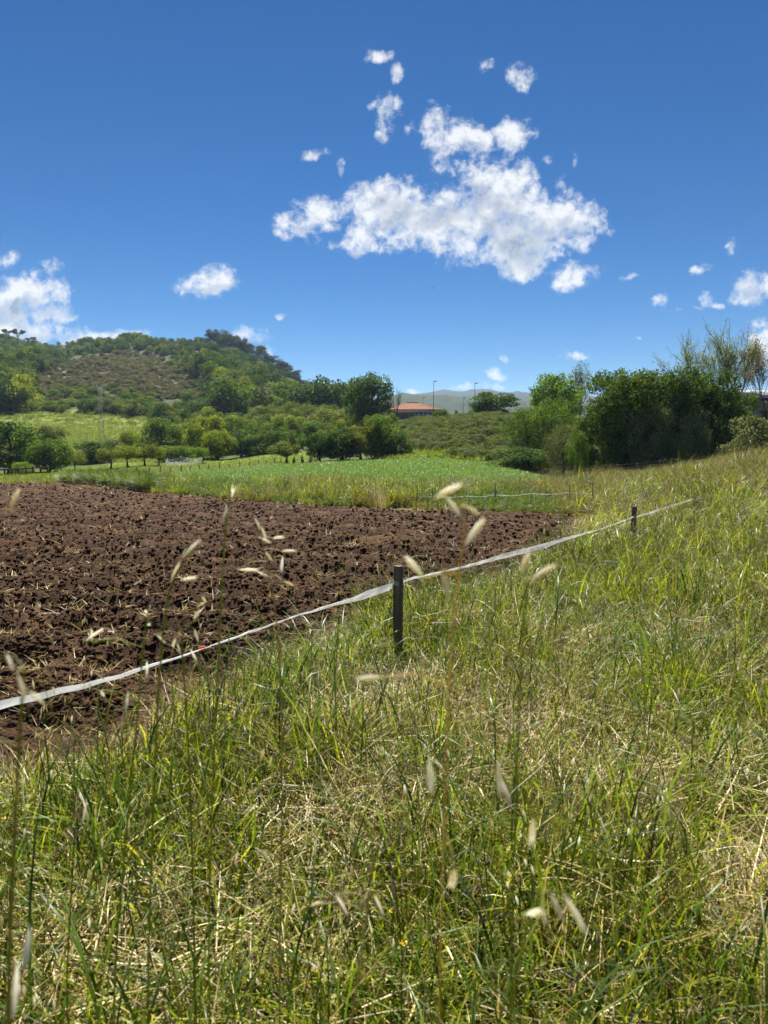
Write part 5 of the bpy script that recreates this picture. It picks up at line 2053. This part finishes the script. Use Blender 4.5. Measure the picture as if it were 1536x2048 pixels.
def house():
    y = 150.0
    x0, x1 = at(769, 820, y)[0], at(884, 820, y)[0]
    ze = at(800, 819, y)[2]
    zt = at(820, 805.5, y + 4)[2]
    zb = tz((x0 + x1) / 2, y) - 0.3
    cx = (x0 + x1) / 2
    root = link('house', None, label='low brown house with an orange tiled hip roof behind the bank', cat='house', loc=(cx, y, zb))
    hw, dp, he, ht = (x1 - x0) / 2, 9.0, ze - zb, zt - zb
    g = Geo()
    V, Q = box(-hw + .6, hw - .6, 0.6, dp - .6, 0, he)
    g.add(V, Q)
    link('wall', g.mesh('wall', ['brick']), root)
    # roof: rows of tile courses, stepped
    g = Geo()
    corners0 = np.array([(-hw, 0), (hw, 0), (hw, dp), (-hw, dp)])
    ridge = np.array([(-1.2, dp / 2), (1.2, dp / 2), (1.2, dp / 2), (-1.2, dp / 2)])
    m = 14
    for k in range(m):
        t0, t1 = k / m, (k + 1) / m + 0.015
        A = corners0 * (1 - t0) + ridge * t0
        B = corners0 * (1 - t1) + ridge * t1
        zA, zB = he + (ht - he) * t0 + 0.06, he + (ht - he) * t1 + 0.02
        V = np.vstack([np.c_[A, np.full(4, zA - .09)], np.c_[A, np.full(4, zA)], np.c_[B, np.full(4, zB)]])
        Q = [[i, (i + 1) % 4, 4 + (i + 1) % 4, 4 + i] for i in range(4)] + [[4 + i, 4 + (i + 1) % 4, 8 + (i + 1) % 4, 8 + i] for i in range(4)]
        g.add(V, Q)
    V, Q = box(-1.3, 1.3, dp / 2 - .15, dp / 2 + .15, ht - .05, ht + .12)
    g.add(V, Q)
    roof = link('roof', g.mesh('roof', ['tile']), root)
    g = Geo()
    V, Q = box(-hw - .02, hw + .02, -.12, .02, he - .16, he + 0.02)
    g.add(V, Q)
    link('gutter', g.mesh('gutter', ['timber_brown']), roof)
    # window band on the right half
    wx = [at(p, 828, y)[0] - cx for p in (829, 838, 847, 856, 866)]
    z0, z1 = at(840, 838, y)[2] - zb, at(840, 822.5, y)[2] - zb
    for k in range(4):
        a, b = wx[k] + .05, wx[k + 1] - .05
        g = Geo()
        for bb in ((a, b, .50, .58, z1 - .1, z1), (a, b, .50, .58, z0, z0 + .1), (a, a + .09, .50, .58, z0 + .1, z1 - .1), (b - .09, b, .50, .58, z0 + .1, z1 - .1),
                   (a + .09, b - .09, .51, .57, (z0 + z1) / 2 - .04, (z0 + z1) / 2 + .04)):
            V, Q = box(*bb)
            g.add(V, Q)
        fr = link('window', g.mesh('window', ['white_frame']), root)
        g = Geo()
        V, Q = box(a + .09, b - .09, .54, .59, z0 + .1, z1 - .1)
        g.add(V, Q)
        link('pane', g.mesh('pane', ['glass']), fr)
    g = Geo()
    V, Q = box(hw - .5, hw - .2, .2, .5, 0, he - 0.17)
    g.add(V, Q)
    link('porch_post', g.mesh('porch_post', ['timber_brown']), root)


house()

for k, (px, top, y, lb) in enumerate(((867, 763, 128, 'tallest lamp post standing in front of the right end of the tiled roof'),
                                      (949, 767, 130, 'tall lamp post left of the dark dome shaped tree'),
                                      (926, 796, 150, 'left of the two short distant lamp posts on the plateau'),
                                      (938, 799, 152, 'right of the two short distant lamp posts on the plateau'),
                                      (845, 795, 165, 'thin distant pole rising behind the tiled roof'))):
    q = at(px, 840, y)
    b = tz(q[0], y)
    h = at(px, top, y)[2] - b
    root = link('lamp_post', None, label=lb, cat='lamp post', group='lamp posts on the plateau', loc=(q[0], y, b))
    g = Geo()
    V, Q, T = tube([(0, 0, -.1), (0, 0, h * .5), (0, 0, h)], [0.075, 0.06, 0.045], 7)
    g.add(V, Q, T)
    link('pole', g.mesh('pole', ['metal_dark']), root)
    g = Geo()
    V, Q = box(-.02, .55, -.12, .12, h - .02, h + .10)
    g.add(V, Q)
    link('lamp_head', g.mesh('lamp_head', ['metal_dark']), root)


def shed():
    y = 58.0
    x0, x1 = at(1484, 800, y)[0], at(1800, 800, y)[0]
    zr, zs, zf = at(1500, 781, y)[2], at(1500, 799, y)[2], at(1500, 823, y)[2]
    b = tz(x0 + 4, y) - .2
    root = link('concrete_shed', None, label='concrete open building with a grey corrugated roof at the right edge', cat='building', loc=(x0, y, b))
    off = np.array([x0, y, b])
    g = Geo()
    V, Q = box(x0 + .4, x1, y + .6, y + 8, b, zs - .02)
    g.add(V - off, Q)
    link('wall', g.mesh('wall', ['concrete']), root)
    g = Geo()
    V, Q = box(x0, x1, y - .15, y + .05, zf, zf + (zs - zf) * .86)
    g.add(V - off, Q)
    link('parapet', g.mesh('parapet', ['concrete']), root)
    for xx in np.arange(x0 + 1.1, x1, 4.2):
        g = Geo()
        V, Q = box(xx - .17, xx + .17, y - .3, y + .15, b, zs + .05)
        g.add(V - off, Q)
        link('pillar', g.mesh('pillar', ['concrete']), root)
    g = Geo()
    n = 120
    xs = np.linspace(x0 - .6, x1, n)
    wv = 0.045 * np.sin(xs * 2 * np.pi / 0.24)
    P = np.stack([np.stack([xs, np.full(n, y - 1.0), zs + .10 + wv], -1), np.stack([xs, np.full(n, y + 4.5), zr + .35 + wv], -1),
                  np.stack([xs, np.full(n, y + 9), zs + .2 + wv], -1)])
    V = np.concatenate([P.reshape(-1, 3), P.reshape(-1, 3) - [0, 0, 0.07]])
    Q = []
    for r in range(2):
        for k in range(n - 1):
            a = r * n + k
            Q += [[a, a + 1, a + n + 1, a + n], [3 * n + a, 3 * n + a + n, 3 * n + a + n + 1, 3 * n + a + 1]]
    for k in range(n - 1):
        Q.append([k, 3 * n + k, 3 * n + k + 1, k + 1])
    g.add(V - off, Q)
    link('roof', g.mesh('roof', ['fibre']), root)


shed()


# ------------------------------------------------------------------ bird
def bird():
    c = at(866, 576, 42)
    g = Geo()
    spindle(g, (-0.05, 0, 0), (0.05, 0, 0.01), 0.016, 0, 0.5, 8, (0.2, 0.8, 1.0, 0.8, 0.25))
    for s in (-1, 1):
        V = np.array([(0.02, 0, .008), (-.025, 0, .008), (-.035, s * .05, .035), (0.012, s * .05, .035), (-.05, s * .11, .02), (-.03, s * .11, .02)])
        V2 = V - [0, 0, .004]
        Vv = np.vstack([V, V2])
        Q = [[0, 3, 2, 1], [3, 5, 4, 2], [6, 7, 8, 9], [9, 8, 10, 11], [0, 6, 9, 3], [3, 9, 11, 5], [1, 2, 8, 7], [2, 4, 10, 8], [4, 5, 11, 10]]
        g.add(Vv, Q)
    V = np.array([(-.045, -.01, .002), (-.045, .01, .002), (-.10, .03, 0), (-.10, -.03, 0), (-.045, -.01, -.002), (-.045, .01, -.002), (-.10, .03, -.003), (-.10, -.03, -.003)])
    g.add(V, [[0, 1, 2, 3], [7, 6, 5, 4], [2, 1, 5, 6], [0, 3, 7, 4], [3, 2, 6, 7]])
    MAT['bird'] = plain_mat('dark_plumage', (0.02, 0.02, 0.022), (0.012, 0.012, 0.014), 20, 0.7)
    o = link('bird', g.mesh('bird', ['bird'], True), label='small dark bird flying below the big cloud', cat='bird', loc=c)
    o.rotation_euler = (0.5, -0.3, 0.9)


bird()


# ------------------------------------------------------------------ tall weeds by the tape
def weed(px, top, y, n, seed, label, mat='grass_dark'):
    rng = np.random.default_rng(seed)
    q = at(px, 1100, y)
    b = tz(q[0], y)
    h = at(px, top, y)[2] - b
    root = link('tall_weed', None, label=label, cat='weed', loc=(q[0], y, b))
    for k in range(n):
        hh = h * rng.uniform(0.7, 1.0)
        pts, dv = stem_curve(rng, hh, rng.uniform(0.02, 0.14), 8)
        pts[:, :2] += rng.normal(0, 0.05, 2)
        g = Geo()
        V, Q, T = tube(pts, np.linspace(0.0032, 0.0012, 8), 4)
        g.add(V, Q, None, 0, 0.4)
        st = link('stem', g.mesh('stem', [mat]), root)
        lg = Geo()
        for i in range(46):
            t = rng.uniform(0.12, 1.0)
            p = np.array([np.interp(t, np.linspace(0, 1, 8), pts[:, c]) for c in range(3)])
            a = rng.uniform(0, 6.28)
            ln = rng.uniform(0.03, 0.08) * (1.15 - 0.6 * t)
            e = np.array([np.cos(a), np.sin(a), rng.uniform(0.3, 1.2)])
            e /= np.linalg.norm(e)
            sd = np.cross(e, [0, 0, 1])
            sd /= np.linalg.norm(sd) + 1e-9
            V = np.array([p, p + e * ln * .5 + sd * .004, p + e * ln - [0, 0, ln * .2], p + e * ln * .5 - sd * .004])
            lg.add(V, [[0, 1, 2, 3]], None, 0, rng.uniform(0.1, 0.9))
        link('leaves', lg.mesh('leaves', [mat]), st)


weed(1132, 985, 8.0, 9, 1, 'tall dark leafy weed clump standing by the white tape right of centre')
weed(1388, 925, 11.6, 14, 2, 'tall weed clump where the white tape ends on the right', 'grass_olive')
weed(1105, 1075, 7.6, 4, 3, 'shorter weed left of the tall dark clump by the tape')
weed(873, 938, 17.5, 2, 4, 'thin lone weed stalk rising above the far tape')


# ------------------------------------------------------------------ wild oats close to the camera
def wild_oat(label, y, stem, spikes, seed, smat='grass_olive', hmat='seed', r=0.0024, name='wild_oat', rs=(0.0017, 0.0009), nleaf=0):
    """stem and spikelets given where the photograph shows them, at distance y"""
    rng = np.random.default_rng(seed)
    S = np.array([at(px, py, y) for px, py in stem])
    foot = np.array([S[0][0] + rng.normal(0, .02), S[0][1] + 0.03, tz(S[0][0], S[0][1] + .03) - 0.01])
    if S[0][2] > foot[2] + 0.05:
        S = np.vstack([foot, (foot + S[0]) / 2 + [0, 0.01, 0], S])
    # smooth the stem
    s = np.linspace(0, len(S) - 1, 24)
    C = np.stack([np.interp(s, range(len(S)), S[:, c]) for c in range(3)], -1)
    for _ in range(3):
        C[1:-1] = (C[:-2] + 2 * C[1:-1] + C[2:]) / 4
    root = link(name, None, label=label, cat='wild oat', group='wild oats close to the camera', loc=foot)
    C0 = C - foot
    g = Geo()
    V, Q, T = tube(C0, np.linspace(rs[0], rs[1], len(C0)), 6)
    g.add(V, Q, T, 0, 0.55)
    link('stem', g.mesh('stem', [smat], True), root)
    for k in range(nleaf):
        g = Geo()
        blades(g, rng, 1, 0.0, (0.22, 0.34), (0.005, 0.008), (0.25, 0.5), (0.6, 1.9), 8, 0, (0.3, 0.9), 1.7, -5)
        j = int(len(C0) * rng.uniform(0.15, 0.42))
        g.V[0] = g.V[0] + C0[j]
        link('leaf', g.mesh('leaf', [smat]), root)
    for (ax, ay, bx, by) in spikes:
        a = at(ax, ay, y) + [0, rng.normal(0, .012), 0]
        b = at(bx, by, y) + [0, rng.normal(0, .012), 0]
        a, b = a - foot, b - foot
        d = np.linalg.norm(C0 - a, axis=1)
        d[C0[:, 2] > a[2] + 0.08] += 0.05
        j = int(np.argmin(d[8:])) + 8
        g = Geo()
        m = (C0[j] + a) / 2 + [0, 0, 0.12 * np.linalg.norm(C0[j] - a)]
        V, Q, T = tube([C0[j], m, a], 0.00055, 4)
        g.add(V, Q, None, 0, 0.6)
        ln = np.linalg.norm(b - a)
        rr = min(r, ln * 0.13)
        prp = np.cross(b - a, [0.2, 1, 0.1])
        prp /= np.linalg.norm(prp)
        tn = rng.uniform(0.85, 1.1)
        rr *= 0.62
        spindle(g, a, b + prp * ln * .035, rr, 1, tn, 7)
        spindle(g, a, b - prp * ln * .05, rr * .9, 1, tn - .12, 7)
        V, Q, T = tube([a + (b - a) * .6, b + (b - a) * .25 + prp * ln * .1, b + (b - a) * .55 - prp * ln * .2], 0.00022, 3)
        g.add(V, Q, None, 1, 0.1)
        link('spikelet', g.mesh('spikelet', [smat, hmat], True), root)


wild_oat('large blurred wild oat in front with golden stem and pale spikelets beside the post', 0.50,
         [(874, 2120), (882, 1850), (889, 1600), (896, 1400), (905, 1260), (916, 1160), (926, 1085), (932, 1040), (922, 1000), (900, 985)],
         [(866, 1002, 926, 966), (895, 996, 923, 1034), (928, 1011, 962, 1031), (929, 1094, 972, 1036), (848, 1155, 809, 1108), (884, 1140, 897, 1196), (768, 1351, 712, 1358),
          (861, 1534, 866, 1606), (904, 1700, 902, 1776)], 1, 'gold', 'seed', 0.0034, rs=(0.0010, 0.0006))
wild_oat('blurred wild oat with a V of two pale spikelets right of the golden stem', 0.55,
         [(1018, 2120), (1026, 1800), (1034, 1500), (1046, 1250), (1056, 1166)],
         [(1055, 1160, 1110, 1125), (1052, 1160, 1065, 1107), (998, 1526, 1003, 1600), (1008, 1572, 1020, 1612), (1062, 1622, 1066, 1702)], 2, 'grass', 'seed', 0.0030, rs=(0.0012, 0.0007))
wild_oat('low blurred wild oat head with buff spikelets at the bottom right of centre', 0.48,
         [(1010, 2120), (1040, 1900), (1085, 1765)],
         [(1066, 1762, 1058, 1842), (1078, 1800, 1092, 1846), (1098, 1778, 1118, 1822), (1128, 1790, 1172, 1862)], 3, 'grass', 'seed', 0.0030)
wild_oat('wild oat with a buff blurred spikelet and brown ones at bottom centre', 0.70,
         [(690, 2120), (716, 1960), (738, 1800), (744, 1730)],
         [(748, 1720, 738, 1772), (730, 1776, 720, 1822), (672, 1792, 698, 1812), (618, 1816, 648, 1828), (748, 1796, 768, 1816)], 4, 'straw', 'seed_brown', 0.0034)
wild_oat('slender wild oat leaning right with two long pale spikelets over the soil', 0.75,
         [(292, 2120), (300, 1800), (312, 1450), (328, 1220), (348, 1150), (378, 1105)],
         [(374, 1110, 404, 1076), (334, 1168, 362, 1122), (365, 1158, 391, 1157)], 5, 'grass', 'seed', 0.0026)
wild_oat('tall thin wild oat whose top reaches the grass strip left of centre', 0.95,
         [(410, 2000), (428, 1500), (440, 1250), (448, 1100), (453, 1020), (464, 978)],
         [(456, 998, 478, 966), (448, 1046, 457, 1012), (446, 1010, 452, 1030)], 6, 'grass', 'seed', 0.0024)
wild_oat('many headed wild oat over the soil left of the post', 1.0,
         [(556, 2000), (566, 1600), (562, 1330), (548, 1190), (530, 1100), (512, 1045)],
         [(507, 1034, 522, 1060), (514, 1072, 546, 1084), (541, 1080, 570, 1072), (560, 1104, 592, 1102), (532, 1100, 545, 1122), (478, 1136, 522, 1138), (518, 1140, 548, 1150),
          (568, 1158, 588, 1172), (566, 1112, 568, 1142), (522, 1052, 532, 1078)], 7, 'straw', 'seed', 0.0026)
wild_oat('wild oat with small hanging spikelets left of centre above the tape', 1.05,
         [(392, 2000), (382, 1600), (372, 1400), (362, 1290), (366, 1240), (400, 1206)],
         [(318, 1262, 338, 1280), (362, 1266, 346, 1294), (384, 1260, 393, 1288), (350, 1290, 362, 1310), (374, 1304, 397, 1324), (412, 1204, 388, 1218), (402, 1216, 386, 1240), (409, 1186, 411, 1206)],
         8, 'grass_olive', 'seed', 0.0026)
wild_oat('thin wild oat at left with a few small spikelets over the soil', 0.9,
         [(222, 2000), (250, 1700), (276, 1420), (288, 1280), (296, 1224)],
         [(288, 1222, 304, 1220), (290, 1256, 302, 1246), (182, 1286, 186, 1256), (186, 1272, 198, 1262), (240, 1398, 246, 1430), (206, 1376, 198, 1402), (284, 1330, 296, 1352)], 9, 'grass', 'seed', 0.0026)
wild_oat('strongly blurred wild oat at the left edge with drooping spikelets', 0.45,
         [(12, 2120), (22, 1800), (34, 1560), (44, 1400), (48, 1335)],
         [(48, 1338, 66, 1388), (60, 1378, 88, 1410), (-6, 1315, 18, 1348), (-8, 1475, 20, 1502), (60, 1850, 66, 1920), (30, 1930, 60, 1985)], 10, 'grass_olive', 'seed', 0.0030)
wild_oat('wild oat tip cut by the left edge beside the field', 0.55,
         [(-20, 2120), (-18, 1600), (-10, 1200), (-4, 1060)],
         [(-2, 1024, 19, 978), (-6, 1100, 2, 1140)], 11, 'grass_olive', 'seed', 0.0028)
wild_oat('wild oat with a drooping buff brown head low at the left', 1.15,
         [(130, 2000), (142, 1800), (150, 1660), (158, 1612)],
         [(160, 1610, 150, 1650), (164, 1610, 172, 1640), (160, 1612, 163, 1648), (156, 1614, 144, 1642)], 12, 'grass_olive', 'seed_brown', 0.0028)
wild_oat('wild oat with dark purple brown drooping spikelets near the bottom centre', 1.2,
         [(800, 2040), (806, 1900), (790, 1760), (760, 1660), (740, 1640)],
         [(738, 1650, 752, 1690), (752, 1690, 766, 1712), (744, 1690, 746, 1716), (712, 1668, 708, 1710), (776, 1720, 788, 1760), (782, 1750, 790, 1790)], 13, 'grass_dark', 'seed_brown', 0.0028)

# ------------------------------------------------------------------ air
hz = bpy.data.materials.new('haze')
hz.use_nodes = True
hz.node_tree.nodes.clear()
hv = hz.node_tree.nodes.new('ShaderNodeVolumePrincipled')
hv.inputs['Color'].default_value = (0.55, 0.76, 1.0, 1)
hv.inputs['Density'].default_value = 0.00014
hv.inputs['Anisotropy'].default_value = 0.2
ho = hz.node_tree.nodes.new('ShaderNodeOutputMaterial')
hz.node_tree.links.new(hv.outputs[0], ho.inputs['Volume'])
V_, Q_ = box(-2300, 2300, -2300, 2300, -60, 172)
g_ = Geo()
g_.add(V_, Q_)
hme = g_.mesh('haze', ['bark'])
hme.materials.clear()
hme.materials.append(hz)
link('haze', hme, kind='stuff', label='thin blue haze of the open air')
